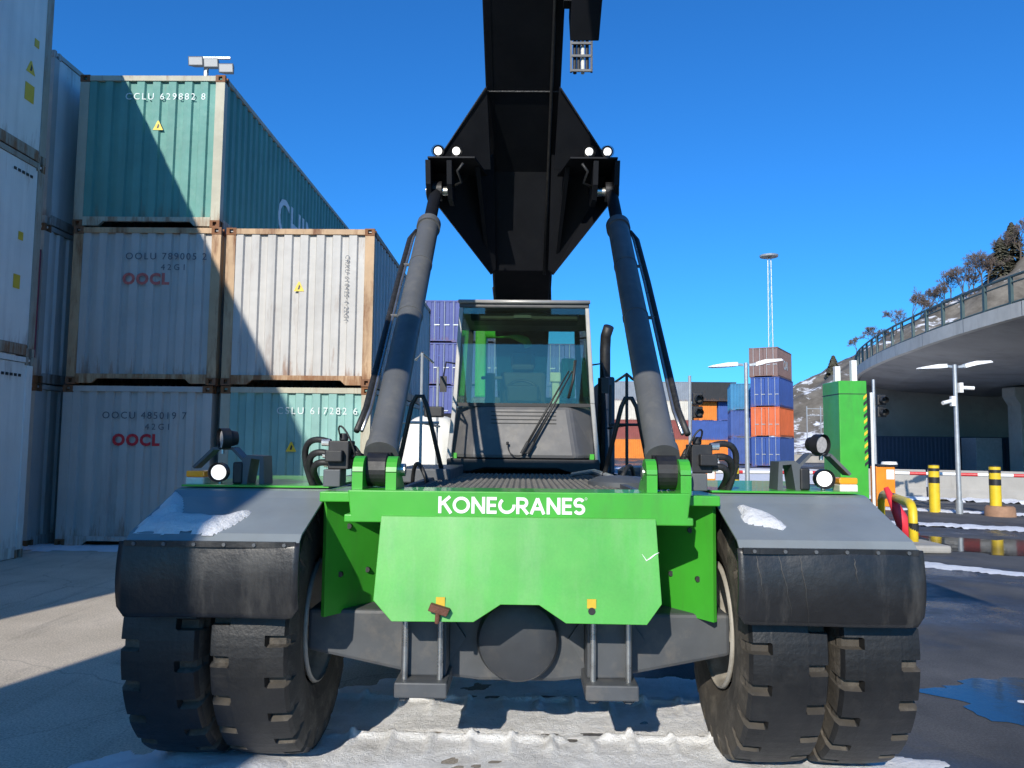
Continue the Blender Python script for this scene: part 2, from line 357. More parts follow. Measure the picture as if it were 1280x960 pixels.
def inside(poly, x, y):
    c = False; j = len(poly)-1
    for i in range(len(poly)):
        xi, yi = poly[i]; xj, yj = poly[j]
        if (yi > y) != (yj > y) and x < (xj-xi)*(y-yi)/(yj-yi)+xi: c = not c
        j = i
    return c
def edge_dist(poly, x, y):
    d = 1e9
    for i in range(len(poly)):
        ax, ay = poly[i]; bx, by = poly[(i+1) % len(poly)]
        t = max(0, min(1, ((x-ax)*(bx-ax)+(y-ay)*(by-ay))/max(1e-9, (bx-ax)**2+(by-ay)**2)))
        d = min(d, math.hypot(x-ax-t*(bx-ax), y-ay-t*(by-ay)))
    return d
def snow_sheet(name, poly, mat, hgt, step, hf=None, rag=0.12, holes=0.0, z0=0.0, fq=6.0, soft=0.25, label=None):
    xs = [p[0] for p in poly]; ys = [p[1] for p in poly]
    x0, x1, y0, y1 = min(xs)-rag, max(xs)+rag, min(ys)-rag, max(ys)+rag
    nx, ny = max(2, int((x1-x0)/step)), max(2, int((y1-y0)/step))
    H = {}; vs = []; idx = {}; fs = []
    for i in range(nx+1):
        for j in range(ny+1):
            x, y = x0+(x1-x0)*i/nx, y0+(y1-y0)*j/ny
            d = edge_dist(poly, x, y)*(1 if inside(poly, x, y) else -1)
            d += rag*(noise.noise((x*2.1, y*2.1, 3.3))*1.1+noise.noise((x*7, y*7, 1.3))*0.5)
            if holes: d = min(d, 0.16+holes*(noise.noise((x*1.4, y*2.6, 8.1))+0.6*noise.noise((x*5, y*5, 2.1))+0.4*noise.noise((x*13, y*13, 4.1))+0.20))
            k = min(1, d/soft)
            if k <= -0.15: continue
            h = hgt*k*(0.65+0.5*noise.noise((x*fq, y*fq, 0.7))+0.35*noise.noise((x*fq*3.1, y*fq*3.1, 2.7)))
            if hf: h += hf(x, y)*max(0, k)
            if k < 0: h = min(h, 0)-0.012
            idx[(i, j)] = len(vs); vs.append((x, y, z0+max(-0.012, h)))
    for i in range(nx):
        for j in range(ny):
            q = [(i, j), (i+1, j), (i+1, j+1), (i, j+1)]
            if all(a in idx for a in q): fs.append(tuple(idx[a] for a in q))
    m = MB(); m.add(vs, fs); o = m.build(name, mat, smooth=True)
    return struct(o, 'stuff', label)

def tracks(x, y):
    h = 0.0
    for yr, ph, a in ((5.25, 0.0, 1.0), (4.60, 0.4, 0.9)):
        d = y-yr-0.04*noise.noise((x*1.3, yr, 0))
        t = ((x+ph)/0.23) % 1.0
        h += a*0.048*math.exp(-(d/0.035)**2)
        if -0.30 < d < 0: h += a*0.05*math.exp(-((t-0.5)/0.10)**4)*(1+d/0.32)
        elif 0 <= d < 0.10: h -= 0.01
    return h*(0.75+0.7*noise.noise((x*3, y*3, 9)))
snow_sheet('packed_snow', [(-2.55, 3.3), (-2.1, 4.35), (-1.5, 4.7), (-1.25, 5.5), (-0.4, 6.1), (0.9, 5.8), (1.9, 5.6), (1.75, 4.7), (2.3, 4.2), (2.6, 3.4)], M_snowd, 0.011, 0.018, tracks, 0.22, holes=0.34, fq=10, label='grey packed snow with tyre prints under the front axle')
snow_sheet('snow_bank', [(-2.35, 3.6), (-2.0, 4.5), (-1.35, 4.6), (-1.2, 3.7)], M_snow, 0.05, 0.04, None, 0.15, fq=3, label='shaded snow heaped against the left front tyres')
snow_sheet('snow_strip', [(5.6, 11.45), (7.2, 10.35), (9.6, 9.6), (9.8, 10.2), (7.3, 10.85), (5.7, 12.0)], M_snow, 0.025, 0.07, None, 0.2, fq=4, label='bright strip of snow across the wet lane')
snow_sheet('snow_strip', [(4.5, 19.2), (8.5, 17.2), (14.5, 14.3), (14.6, 15.3), (9, 18.1), (4.6, 20.0)], M_snow, 0.05, 0.12, None, 0.25, fq=3, label='long snow strip along the kerb by the bollards')
snow_sheet('snow_strip', [(9, 22.2), (13.2, 19.9), (18.2, 17.6), (18.4, 18.2), (13.4, 20.8), (9.2, 23.2)], M_snow, 0.06, 0.12, None, 0.25, fq=3, label='snow lying round the foot of the lamp and bollards')
snow_sheet('snow_strip', [(11, 26.6), (20, 22.4), (20.4, 23.5), (11.4, 27.9)], M_snow, 0.12, 0.15, None, 0.3, fq=2.5, label='snow along the foot of the concrete barrier')
snow_sheet('snow_strip', [(-8.4, 11.75), (-2.0, 11.85), (-2.0, 12.7), (-8.4, 12.7)], M_snow, 0.04, 0.1, None, 0.12, fq=3, label='snow strip at the foot of the left container row')
snow_sheet('snow_clod', [(3.55, 4.35), (4.1, 4.3), (4.3, 4.5), (3.7, 4.6)], M_snow, 0.04, 0.03, None, 0.1, fq=7, soft=0.12, label='small white snow clods by the puddle')
snow_sheet('snow_field', [(4, 36), (30, 33), (40, 62), (6, 62)], M_snow, 0.05, 1.0, None, 2.5, fq=0.5, soft=2, label='snow covered ground before the far containers')

# puddle: water standing on the asphalt
pd = MB()
def puddle(poly, z):
    n = 60; cx = sum(p[0] for p in poly)/len(poly); cy = sum(p[1] for p in poly)/len(poly); pts = []
    for i in range(len(poly)):
        a, b = poly[i], poly[(i+1) % len(poly)]
        for k in range(16):
            t = k/16; x = a[0]+(b[0]-a[0])*t; y = a[1]+(b[1]-a[1])*t
            s = 1+0.34*noise.noise((x*2.1, y*2.1, 5))+0.16*noise.noise((x*6, y*6, 5))+0.07*noise.noise((x*17, y*17, 5))
            pts.append((cx+(x-cx)*s, cy+(y-cy)*s, z))
    m = MB(); m.add(pts, [tuple(range(len(pts)))]); return m
mw, tw, bw = newmat('puddle_water'); bw.inputs['Base Color'].default_value = (0.012, 0.013, 0.015, 1); bw.inputs['Roughness'].default_value = 0.09
bw.inputs['IOR'].default_value = 1.5
bn = nd(tw, 'ShaderNodeBump'); bn.inputs['Strength'].default_value = 0.16; bn.inputs['Distance'].default_value = 0.01
tw.links.new(ntex(tw, coords(tw), 3.5, 4), bn.inputs['Height']); tw.links.new(bn.outputs[0], bw.inputs['Normal'])
struct(puddle([(2.75, 5.6), (3.1, 4.85), (3.9, 4.95), (4.6, 5.2), (4.1, 5.75), (3.4, 5.95)], 0.005).build('puddle', mw), 'structure', 'blue puddle beside the right tyres')
struct(puddle([(7.0, 13.2), (9.5, 11.8), (12.5, 11.6), (12.0, 13.4), (9, 14.8), (7.4, 15.2)], 0.005).build('puddle', mw), 'structure', 'wet sheet of meltwater on the lane')
snow_sheet('ice_slush', [(3.25, 5.35), (4.3, 4.95), (4.2, 5.1), (3.4, 5.5)], M_snowd, 0.02, 0.025, None, 0.08, fq=9, soft=0.1, label='ridge of grey slush lying in the puddle')
snow_sheet('ice_slush', [(3.2, 4.7), (3.9, 4.25), (4.1, 4.4), (3.5, 4.85)], M_snowd, 0.012, 0.025, None, 0.1, fq=9, soft=0.15, label='dirty slush at the near edge of the puddle')

# ------------------------------------------------------------------ containers
CW = 2.438
def letters(body, size, sp, bold):
    '''the same text as one mesh per letter'''
    import bmesh
    me = text_mesh(body, size, sp, bold); out = []
    bm = bmesh.new(); bm.from_mesh(me); seen = set()
    for v0 in bm.verts:
        if v0 in seen: continue
        st = [v0]; isl = set()
        while st:
            q = st.pop()
            if q in isl: continue
            isl.add(q); st += [e.other_vert(q) for e in q.link_edges]
        seen |= isl; ids = {q: i for i, q in enumerate(isl)}
        m2 = bpy.data.meshes.new('letter'); m2.from_pydata([tuple(q.co) for q in isl], [], [[ids[q] for q in f.verts] for f in bm.faces if f.verts[0] in isl]); m2.materials.append(None); m2.update(); out.append(m2)
    bm.free(); return out
_cm = {}
def corrug(x0, x1, pitch, depth, flat_o, flat_i):
    """list of (x, d): d = 0 outer, depth inner"""
    n = max(1, round((x1-x0)/pitch)); p = (x1-x0)/n; k = p/pitch; sl = (p-(flat_o+flat_i)*k)/2
    pts = []; x = x0
    for i in range(n):
        a = x0+i*p
        pts += [(a, 0), (a+flat_o*k, 0), (a+flat_o*k+sl, depth), (a+flat_o*k+sl+flat_i*k, depth)]
    pts.append((x1, 0)); return pts
def cmesh(key, fn):
    if key not in _cm:
        m = MB(); fn(m); _cm[key] = m.mesh(key[0], smooth=False)
    return _cm[key]
def container(loc, rz, H, L, mat, label, group=None, detail=2, door=False, pmat=None, castmat=None, texts=(), name='shipping_container', reefer=False, trimat=None):
    """origin: middle of the near end's bottom edge; the box runs along +y"""
    root = thing(name, loc, label, 'container', group, absolute=False); root.rotation_euler = (0, 0, rz)
    pmat = pmat or mat; castmat = castmat or pmat
    hw = CW/2
    def put(nm, key, fn, mt, x=0, y=0, z=0, parent=root):
        o = place(cmesh((nm,)+key, fn), nm, parent); o.location = (x, y, z); setmat(o, mt); return o
    zb, zt = 0.16, H-0.09
    # end panels
    def endp(m):
        if reefer:
            m.box(-hw+0.14, hw-0.14, 0.03, 0.06, zb, zt)
            return
        c = corrug(-hw+0.15, hw-0.15, 0.268, 0.042, 0.125, 0.10)
        for (xa, da), (xb, db) in zip(c, c[1:]):
            m.add([(xa, 0.022+da, zb), (xb, 0.022+db, zb), (xb, 0.022+db, zt), (xa, 0.022+da, zt)], [(0, 1, 2, 3)])
    if not door: put('end_panel', (H, reefer), endp, mat)
    else:
        def leaf(sgn):
            def f(m):
                a, b = sorted((sgn*0.012, sgn*(hw-0.13)))
                c = corrug(a, b, 0.36, 0.03, 0.20, 0.12)
                for (xa, da), (xb, db) in zip(c, c[1:]):
                    m.add([(xa, 0.03+da, zb), (xb, 0.03+db, zb), (xb, 0.03+db, zt), (xa, 0.03+da, zt)], [(0, 1, 2, 3)])
            return f
        for sgn in (-1, 1):
            d = put('door', (H, sgn), leaf(sgn), mat)
            if detail > 0:
                for k in (0.3, 0.85):
                    put('lock_rod', (H,), lambda m: (m.cyl((0, 0.0, zb-0.03), (0, 0.0, zt+0.02), 0.022, seg=8), m.box(-0.02, 0.3, -0.02, 0.005, 1.05, 1.11)), M_steel, sgn*k, 0, 0, d)
    def rear(m): m.box(-hw+0.03, hw-0.03, L-0.06, L-0.03, zb, zt)
    put('rear_panel', (H, L), rear, mat)
    def side(sgn):
        def f(m):
            if reefer:
                m.box(min(sgn*(hw-0.02), sgn*(hw-0.05)), max(sgn*(hw-0.02), sgn*(hw-0.05)), 0.13, L-0.13, zb, zt)
                return
            c = corrug(0.15, L-0.15, 0.278, 0.036, 0.11, 0.11)
            for (ya_, da), (yb, db) in zip(c, c[1:]):
                xa, xb = sgn*(hw-0.012-da), sgn*(hw-0.012-db)
                m.add([(xa, ya_, zb), (xb, yb, zb), (xb, yb, zt), (xa, ya_, zt)], [(0, 1, 2, 3)])
        return f
    for sgn in (-1, 1): put('side_panel', (H, L, sgn, reefer), side(sgn), mat)
    def roof(m): m.box(-hw+0.02, hw-0.02, 0.04, L-0.04, H-0.06, H-0.03)
    put('roof', (H, L), roof, mat)
    # rails
    put('top_rail', (H,), lambda m: m.box(-hw+0.16, hw-0.16, 0.004, 0.07, H-0.10, H-0.012), pmat)
    put('bottom_rail', (H,), lambda m: m.prism([(-hw+0.16, 0.02), (-hw+0.16, 0.17), (hw-0.16, 0.17), (hw-0.16, 0.02), (hw-0.42, 0.02), (hw-0.50, 0.095), (-hw+0.50, 0.095), (-hw+0.42, 0.02)], 'y', 0.006, 0.06), pmat)
    for sgn in (-1, 1):
        put('side_rail', (H, L, sgn), lambda m, s=sgn: m.box(min(s*(hw-0.06), s*(hw-0.004)), max(s*(hw-0.06), s*(hw-0.004)), 0.17, L-0.17, H-0.08, H-0.005), pmat)
        put('side_sill', (H, L, sgn), lambda m, s=sgn: m.box(min(s*(hw-0.08), s*(hw-0.006)), max(s*(hw-0.08), s*(hw-0.006)), 0.17, L-0.17, 0.012, 0.17), pmat)
        for yy in (0.0, L-0.15):
            put('corner_post', (H, sgn), lambda m, s=sgn: m.prism([(s*hw*0.997, 0.008), (s*hw*0.997, 0.14), (s*(hw-0.06), 0.14), (s*(hw-0.06), 0.05), (s*(hw-0.155), 0.05), (s*(hw-0.155), 0.008)], 'z', 0.12, H-0.12), pmat, 0, yy)
            for zz in (0.0, H-0.118):
                o = put('corner_casting', (sgn,), lambda m, s=sgn: casting(m, s), castmat, 0, yy if yy == 0 else L-0.178, zz)
    for (body, size, x, z, tm, bold, sp, face) in texts:
      for tmesh in (text_mesh(body, size, sp, bold) if size < 0.05 else None,) if size < 0.05 else letters(body, size, sp, bold):
        o = place(tmesh, 'marking' if size < 0.05 else 'letter', root); setmat(o, tm)
        if face == 'end': o.location = (x, 0.018, z); o.rotation_euler = (R(90), 0, 0)
        elif face == 'right': o.location = (hw-0.008, x, z); o.rotation_euler = (R(90), 0, R(90))
        elif face == 'vert': o.location = (x, 0.002, z); o.rotation_euler = (R(90), R(90), 0)
    if trimat:
        for (x, z, s, face) in trimat:
            m = MB()
            if face == 'end': m.prism([(x-s, z-s*0.85), (x+s, z-s*0.85), (x+s*0.12, z+s), (x-s*0.12, z+s)], 'y', 0.014, 0.018)
            else: m.prism([(x-s, z-s*0.85), (x+s, z-s*0.85), (x+s*0.12, z+s), (x-s*0.12, z+s)], 'x', hw-0.022, hw-0.014)
            ws = m.build('warning_sticker', M_yellow, root)
            m = MB()
            if face == 'end': m.prism([(x-s*0.25, z-s*0.5), (x+s*0.1, z-s*0.5), (x+s*0.28, z+s*0.1), (x, z+s*0.5), (x-0.1*s, z)], 'y', 0.011, 0.013)
            else: m.prism([(x-s*0.25, z-s*0.5), (x+s*0.1, z-s*0.5), (x+s*0.28, z+s*0.1), (x, z+s*0.5), (x-0.1*s, z)], 'x', hw-0.013, hw-0.011)
            m.build('symbol', M_bk, ws)
    return root
def casting(m, s):
    # corner casting: block with dark pocket holes recessed
    hw = CW/2; x0, x1 = sorted((s*hw, s*(hw-0.162)))
    cx = (x0+x1)/2
    def frame(y0, y1, ax):
        pass
    # a frame of bars around each hole keeps the openings real
    e = 0.05
    m.box(x0, x0+e, 0, 0.178, 0, 0.118); m.box(x1-e, x1, 0, 0.055, 0, 0.118); m.box(x0+e, x1-e, 0, 0.178, 0, 0.025); m.box(x0+e, x1-e, 0, 0.178, 0.093, 0.118)
    m.box(x1-e, x1, 0.12, 0.178, 0, 0.118); m.box(x0+e, x1-e, 0.06, 0.07, 0.025, 0.093)

C_grey = cmat('container_grey', (0.49, 0.465, 0.425), 0.22, 0.12)
C_grey2 = cmat('container_bluegrey', (0.47, 0.45, 0.415), 0.25, 0.12)
C_white = cmat('container_offwhite', (0.50, 0.488, 0.46), 0.36, 0.12)
C_teal = cmat('container_teal', (0.12, 0.305, 0.262), 0.10, 0.16)
C_tealp = cmat('container_teal_pale', (0.24, 0.44, 0.40), 0.16, 0.2)
C_creamp = cmat('container_post_cream', (0.46, 0.44, 0.34), 0.35, 0.2)
C_rustp = cmat('container_rusty_post', (0.50, 0.34, 0.20), 1.0, 0.25)
C_reef = cmat('reefer_white', (0.76, 0.75, 0.71), 0.12, 0.1, 0.4)
C_dirty = cmat('reefer_dirty_rail', (0.36, 0.33, 0.27), 0.6, 0.2)
C_cast = cmat('casting_rust', (0.20, 0.10, 0.055), 0.7, 0.3, 0.7)
T_red = pm('marking_red', (0.55, 0.02, 0.03), 0.5, var=0.1, vs=4)
T_redf = pm('marking_faded_red', (0.50, 0.12, 0.10), 0.6, var=0.25, vs=9)
T_dark = pm('marking_dark', (0.10, 0.11, 0.13), 0.6, var=0.2, vs=9)
T_wht = pm('marking_white', (0.62, 0.68, 0.66), 0.6, var=0.2, vs=9)
M_tan = pm('sticker_yellow', (0.62, 0.42, 0.03), 0.5, var=0.1)

GA = 'containers stacked in the left row'
YF = 12.30; XA, XB = -6.25, -3.68; H = 2.591
container((XA, YF, 0), 0, H, 12.19, C_grey, 'blue grey container on the ground with bright red OOCL letters', GA, pmat=C_grey,
          texts=[('OOCU 485019 7', 0.16, 0.12, 2.10, T_dark, 0, 1.25, 'end'), ('42G1', 0.14, 0.35, 1.92, T_dark, 0, 1.5, 'end'), ('OOCL', 0.25, 0.0, 1.70, T_red, 0.011, 1.14, 'end')], castmat=C_cast)
container((XA+0.06, YF-0.05, H+0.012), 0, H, 12.19, C_grey2, 'grey container with faded red OOCL letters and rusty right post', GA, pmat=C_rustp, castmat=C_cast,
          texts=[('OOLU 789005 2', 0.16, 0.32, 2.10, T_dark, 0, 1.25, 'end'), ('42G1', 0.14, 0.45, 1.92, T_dark, 0, 1.5, 'end'), ('OOCL', 0.25, 0.0, 1.72, T_redf, 0.011, 1.14, 'end')])
container((XA+0.0, YF, 2*H+0.024), 0, H, 12.19, C_teal, 'teal container topmost on the left row with cream corner post', GA, pmat=C_creamp, castmat=C_cast,
          texts=[('CCLU 629882 8', 0.16, 0.22, 2.22, T_wht, 0, 1.3, 'end'), ('CHINA SHIPPING', 1.15, 7.3, 1.1, T_wht, 0.01, 1.0, 'right')], trimat=[(0.12, 1.72, 0.085, 'end')])
container((XB, YF, 0), 0, H, 7.6, C_tealp, 'pale teal container on the ground behind the left fender lamp', GA, pmat=C_creamp, castmat=C_cast,
          texts=[('CSLU 617282 6', 0.16, 0.35, 2.20, T_wht, 0, 1.3, 'end')], trimat=[(-0.05, 1.62, 0.085, 'end')])
b2 = container((XB, YF-0.02, H+0.012), 0, H, 7.6, C_white, 'off white container with rusty posts above the pale teal one', GA, pmat=C_rustp, castmat=C_cast,
          texts=[('CRXU 618425 4 22G1', 0.10, 0.78, 1.6, T_dark, 0, 1.2, 'vert')], trimat=[(0.0, 1.62, 0.085, 'end')])
# left-most stack, barely visible between the reefers and the OOCL column
GL = 'tall containers behind the reefers'
LS = []
for k in range(3):
    LS.append(container((-8.98, 12.05, k*2.60), 0, 2.896 if k == 2 else H, 12.19, C_reef if k else C_grey2, ['grey container at ground level squeezed behind the reefer stack', 'container with a purple lettered post behind the reefer stack', 'tall white container top of the stack behind the reefers'][k], GL, pmat=C_grey2, castmat=C_cast if k < 2 else C_grey2, reefer=(k == 2)))
pl = MB(); pl.box(-7.895, -7.788, 12.035, 12.048, 3.0, 4.75)
psr = pl.build('warning_strip', pm('purple_strip', (0.20, 0.05, 0.09), 0.5), None); psr.parent = LS[1]; psr.matrix_parent_inverse = Matrix.Translation(-LS[1].location)
# reefers along the left edge of the yard
GR = 'white reefers along the left edge'
RF = []
for k in range(3):
    RF.append(container((-7.25-CW/2, -1.0, k*2.905), 0, 2.896, 12.19, C_reef, ['white reefer on the ground at the left picture edge', 'white reefer in the middle of the near left stack', 'white reefer third up with yellow warning triangle at the left edge'][k], GR, reefer=True, pmat=C_dirty if k else C_reef, castmat=C_dirty,
              trimat=([(11.75, 1.32, 0.10, 'right')] if k == 2 else None)))
def onto(o, r):
    o.parent = r; o.matrix_parent_inverse = Matrix.Translation(-r.location)
for (yy, zz, hh, ww_) in ((10.75, 6.75, 0.13, 0.10), (10.85, 7.55, 0.06, 0.05), (10.75, 4.62, 0.06, 0.05), (10.72, 3.95, 0.10, 0.07)):
    m = MB(); m.box(-7.268, -7.262, yy-ww_, yy+ww_, zz-hh, zz+hh)
    onto(m.build('yellow_sticker', M_tan), RF[2 if zz > 5.8 else 1])
for zz in (2.62, 5.55):
    for k in range(5):
        m = MB(); m.box(-7.267, -7.258, 10.52+0.09*k, 10.57+0.09*k, zz-0.02, zz+0.02)
        onto(m.build('vent_slot', M_bk), RF[0 if zz < 3 else 1])
# unseen stack added and turned to throw its shadow over the left wheel
GB = 'unseen reefers added for their shadow'
for k in range(2):
    container((-4.72, -3.2, k*2.905), R(164.4), 2.896, 12.19, C_reef, ['lower', 'upper'][k]+' unseen white reefer added behind the viewer to shade the left wheel', GB, reefer=True, pmat=C_reef, castmat=C_dirty)

# blue stack behind the machine
C_blue = cmat('container_lilac_blue', (0.085, 0.105, 0.28), 0.08, 0.12)
GBl = 'lilac blue containers behind the machine'
for ci, (x, n) in enumerate(((-5.15, 4), (-2.62, 4), (-0.1, 3), (2.42, 3))):
    for k in range(n):
        container((x, 46, k*2.6), 0, H, 6.06, C_blue, '%s blue container in %s' % (['ground level', 'second', 'third', 'fourth and topmost'][k], ['the column left of the cab', 'the column at the cab corner post', 'the column seen through the windscreen', 'the column right of the windscreen middle'][ci]), GBl, detail=1, door=True)
# far right row
def fc(px_x, rz, H_, L, c, z, label, nm=None, door=False, y=67, texts=()):
    mt = cmat('container_%s' % nm, c, 0.12, 0.15)
    return container((px_x, y, z), rz, H_, L, mt, label, 'containers stacked across the yard', detail=1, door=door, texts=texts)
navy, navy2, lblue, org, brn, blk, gry, crm, mar = (0.035, 0.085, 0.30), (0.045, 0.10, 0.33), (0.04, 0.22, 0.42), (0.62, 0.14, 0.05), (0.20, 0.13, 0.12), (0.028, 0.03, 0.034), (0.24, 0.27, 0.31), (0.62, 0.58, 0.50), (0.26, 0.07, 0.06)
def px(x, Y): return (x-655)/960*Y
a_ = -R(30)
for k, (c, nm, lb) in enumerate(((navy, 'navy', 'navy blue container under the orange red one'), (org, 'orange_red', 'orange red container between two navy ones'), (navy, 'navy', 'navy blue container above the orange red one'), (brn, 'brown', 'brown container topmost on the far stack'))):
    fc(20.95-0.1*(k == 3), a_, H, 6.06, c, k*2.6, lb, nm, door=True, texts=([('CAI', 1.1, 3.4, 1.2, T_wht, 0.02, 1.0, 'right')] if k == 3 else ()))
for k, (c, nm, lb) in enumerate(((navy2, 'blue', 'blue container on the ground left of the navy stack'), (navy2, 'blue', 'blue container under the light blue one'), (lblue, 'light_blue', 'light blue container beside the navy stack'))):
    fc(px(929, 74), -R(12), H, 6.06, c, k*2.6, lb, nm, y=74)
ORG = (0.72, 0.22, 0.03)
for k, (c, nm, lb) in enumerate(((ORG, 'orange', 'orange container seen low beside the lift cylinder'), (mar, 'maroon', 'maroon container under the long cream one'), (crm, 'cream', 'long cream container right of the lift cylinder'), (gry, 'slate', 'long slate grey container topmost right of the lift cylinder'))):
    fc(px(862, 105), R(90), H, 12.19, c, k*2.6, lb, nm, y=105)
for k, (c, nm, lb) in enumerate(((ORG, 'orange', 'orange container behind the traffic signal'), (navy2, 'blue', 'blue container seen over the hoses'))):
    fc(px(917, 105), R(90), H, 6.06, c, k*2.6, lb, nm, y=105)
fc(px(884, 105), 0, H, 6.06, ORG, 5.2, 'orange container end under the black one', 'orange', y=104.9)
fc(px(908, 105), 0, H, 6.06, navy2, 5.2, 'slate blue container end right of the orange one', 'blue', y=104.9)
fc(px(917, 105), R(90), H, 6.06, blk, 7.8, 'black container topmost left of the light blue one', 'black', y=105)

# ------------------------------------------------------------------ reach stacker
X0 = -0.02; YA = 4.46; RT = 0.705
rs = thing('reach_stacker', (X0, YA, 0), 'green and black reach stacker facing the viewer with raised boom', 'reach stacker')

# --- wheels
def tyre_mesh():
    m = MB(); N = 22; W = 0.2025
    fr = [0.0, 0.03, 0.24, 0.28, 0.5, 0.53, 0.74, 0.78]
    ang = [(i+q)/N*2*math.pi for i in range(N) for q in fr]; fq = fr*N
    # profile: (x, r, zone) zone: 0 sidewall, 1 shoulder, 2 notch zone, 3 centre
    half = [(0.135, 0.335, 0), (0.165, 0.36, 0), (0.194, 0.43, 0), (0.205, 0.51, 0), (0.203, 0.58, 0), (0.197, 0.63, 1), (0.190, 0.672, 2), (0.176, 0.697, 2), (0.120, 0.702, 2), (0.095, 0.703, 2), (0.085, 0.704, 3), (0.03, 0.705, 3)]
    prof = [(-x, r, z) for x, r, z in half]+[(x, r, z) for x, r, z in half[::-1]]
    n = len(prof); vs = []
    for a, q in zip(ang, fq):
        for x, r, z in prof:
            lf = x < 0
            cut = (0.03 <= q <= 0.24) if lf else (0.53 <= q <= 0.74)
            if cut and z == 2: r -= 0.04
            if cut and z == 1: r -= 0.02; x *= 0.955
            vs.append((x, r*math.cos(a), r*math.sin(a)))
    fs = []; mi = []
    K = len(ang)
    for k in range(K):
        k2 = (k+1) % K
        for i in range(n-1):
            fs.append((k*n+i, k*n+i+1, k2*n+i+1, k2*n+i))
            x, r, z = prof[i]; x2, r2, z2 = prof[i+1]
            lf = x < 0; q = fq[k]
            cut = (0.03 <= q < 0.28) if lf else (0.53 <= q < 0.78)
            mi.append(1 if min(z, z2) < 2 or (cut and z2 <= 2 and min(abs(x), abs(x2)) > 0.09) else 0)
    m.add(vs, fs); m.mi = mi
    me = m.mesh('tyre', [M_tyre, M_side], smooth=False); return me
TM = tyre_mesh()
def rim_mesh(sgn):
    m = MB()
    # dish seen from the side sgn
    pr = [(0.19, 0.335), (0.185, 0.345), (0.17, 0.35), (0.165, 0.325), (0.10, 0.30), (0.05, 0.295), (0.02, 0.25), (0.015, 0.16), (0.06, 0.14), (0.065, 0.0)]
    m.lathe([(sgn*a, r) for a, r in pr], (0, 0, 0), 'x', 48)
    m.lathe([(-sgn*a, r) for a, r in pr[:6]], (0, 0, 0), 'x', 48)
    return m.mesh('rim', [M_rim], smooth=True)
RM = {1: rim_mesh(1), -1: rim_mesh(-1)}
nutm = MB(); nutm.cyl((-0.02, 0, 0), (0.02, 0, 0), 0.016, seg=6); NM = nutm.mesh('nut', [M_rust])
for x in (-1.735, -1.30, 1.30, 1.735):
    wh = bpy.data.objects.new('wheel', None); col.objects.link(wh); wh.parent = rs; wh.location = (x, 0, RT)
    inner = -1 if x > 0 else 1
    t_ = place(TM, 'tyre', wh); t_.rotation_euler = (random.random()*6, 0, 0)
    rm = place(RM[inner if abs(x) < 1.5 else -inner], 'rim', wh)
    if abs(x) < 1.5:
        for k in range(12):
            a = k/12*2*math.pi; o = place(NM, 'wheel_nut', wh); o.location = (inner*0.03, 0.205*math.cos(a), 0.205*math.sin(a))

# --- axle and its clamps
ax = MB()
fr_ = [(-1.12, 0.60), (-0.62, 0.50), (-0.2, 0.455), (0.2, 0.455), (0.62, 0.50), (1.12, 0.60), (1.12, 0.815), (-1.12, 0.815)]
ax.prism([(x+X0, z) for x, z in fr_], 'y', 4.16, 4.72)
axle = ax.build('axle', M_axle, rs, bev=0.02)
hb = MB(); hb.lathe([(0, 0.215), (-0.10, 0.215), (-0.135, 0.20), (-0.15, 0.165), (-0.155, 0.10), (-0.158, 0.0)], (X0, 4.20, 0.685), 'y', 56)
hb.build('hub_cover', M_hub, rs, angle=40)
for sx, xc in ((-1, -0.495), (1, 0.445)):
    br = MB(); br.box(xc-0.115, xc+0.115, 3.97, 4.16, 0.53, 0.86)
    b_ = br.build('axle_clamp', M_axle, rs, bev=0.01)
    p2 = MB(); p2.box(xc-0.13, xc+0.13, 3.86, 4.20, 0.455, 0.53); p2.build('clamp_plate', M_axle, b_, bev=0.008).matrix_parent_inverse = Matrix.Identity(4)
    for s in (-1, 1):
        p3 = MB(); p3.hexa([(xc+s*0.118, 4.13, 0.56), (xc+s*0.118, 4.13, 0.80), (xc+s*0.20, 4.14, 0.68)], [(xc+s*0.118, 4.16, 0.56), (xc+s*0.118, 4.16, 0.80), (xc+s*0.20, 4.16, 0.68)])
        p3.build('gusset', M_axle, b_)
    for s in (-1, 1):
        p4 = MB(); p4.cyl((xc+s*0.088, 3.93, 0.50), (xc+s*0.088, 3.93, 0.90), 0.0155, seg=14); p4.build('clamp_bolt', M_chrome, b_, smooth=False, angle=40)
        p5 = MB(); p5.cyl((xc+s*0.088, 3.93, 0.43), (xc+s*0.088, 3.93, 0.456), 0.028, seg=6); p5.build('clamp_nut', M_axle, b_)

# --- chassis: side plates, front beam, apron, deck
for s in (-1, 1):
    sp = MB(); sp.box(min(s*0.93, s*0.97)+X0, max(s*0.93, s*0.97)+X0, 4.7, 11.3, 0.80, 1.42)
    sp.build('side_plate', M_green, rs, bev=0.006)
    op = MB(); op.prism([(s*0.66+X0, 4.60), (s*1.01+X0, 4.06), (s*1.03+X0, 4.08), (s*0.69+X0, 4.62)], 'z', 0.795, 1.425); pl_ = op.build('front_plate', M_green, rs)
    ob = MB(); ob.box(min(s*0.82, s*1.03)+X0, max(s*0.82, s*1.03)+X0, 3.98, 4.5, 1.395, 1.447); ob.build('outrigger_plate', M_green, rs, bev=0.006)
    for (xx_, zz) in ((0.84, 1.0), (0.95, 1.0), (0.92, 1.25)):
        yy = 4.60-(xx_-0.66)*1.543; bt = MB(); bt.cyl((s*xx_+X0, yy-0.012, zz), (s*xx_+X0, yy+0.01, zz), 0.015, seg=8); bt.build('bolt', M_bk, pl_)
bk = MB(); bk.box(-0.93+X0, 0.93+X0, 4.75, 4.80, 0.82, 1.40); bk.build('cross_plate', M_green, rs)
fb = MB()
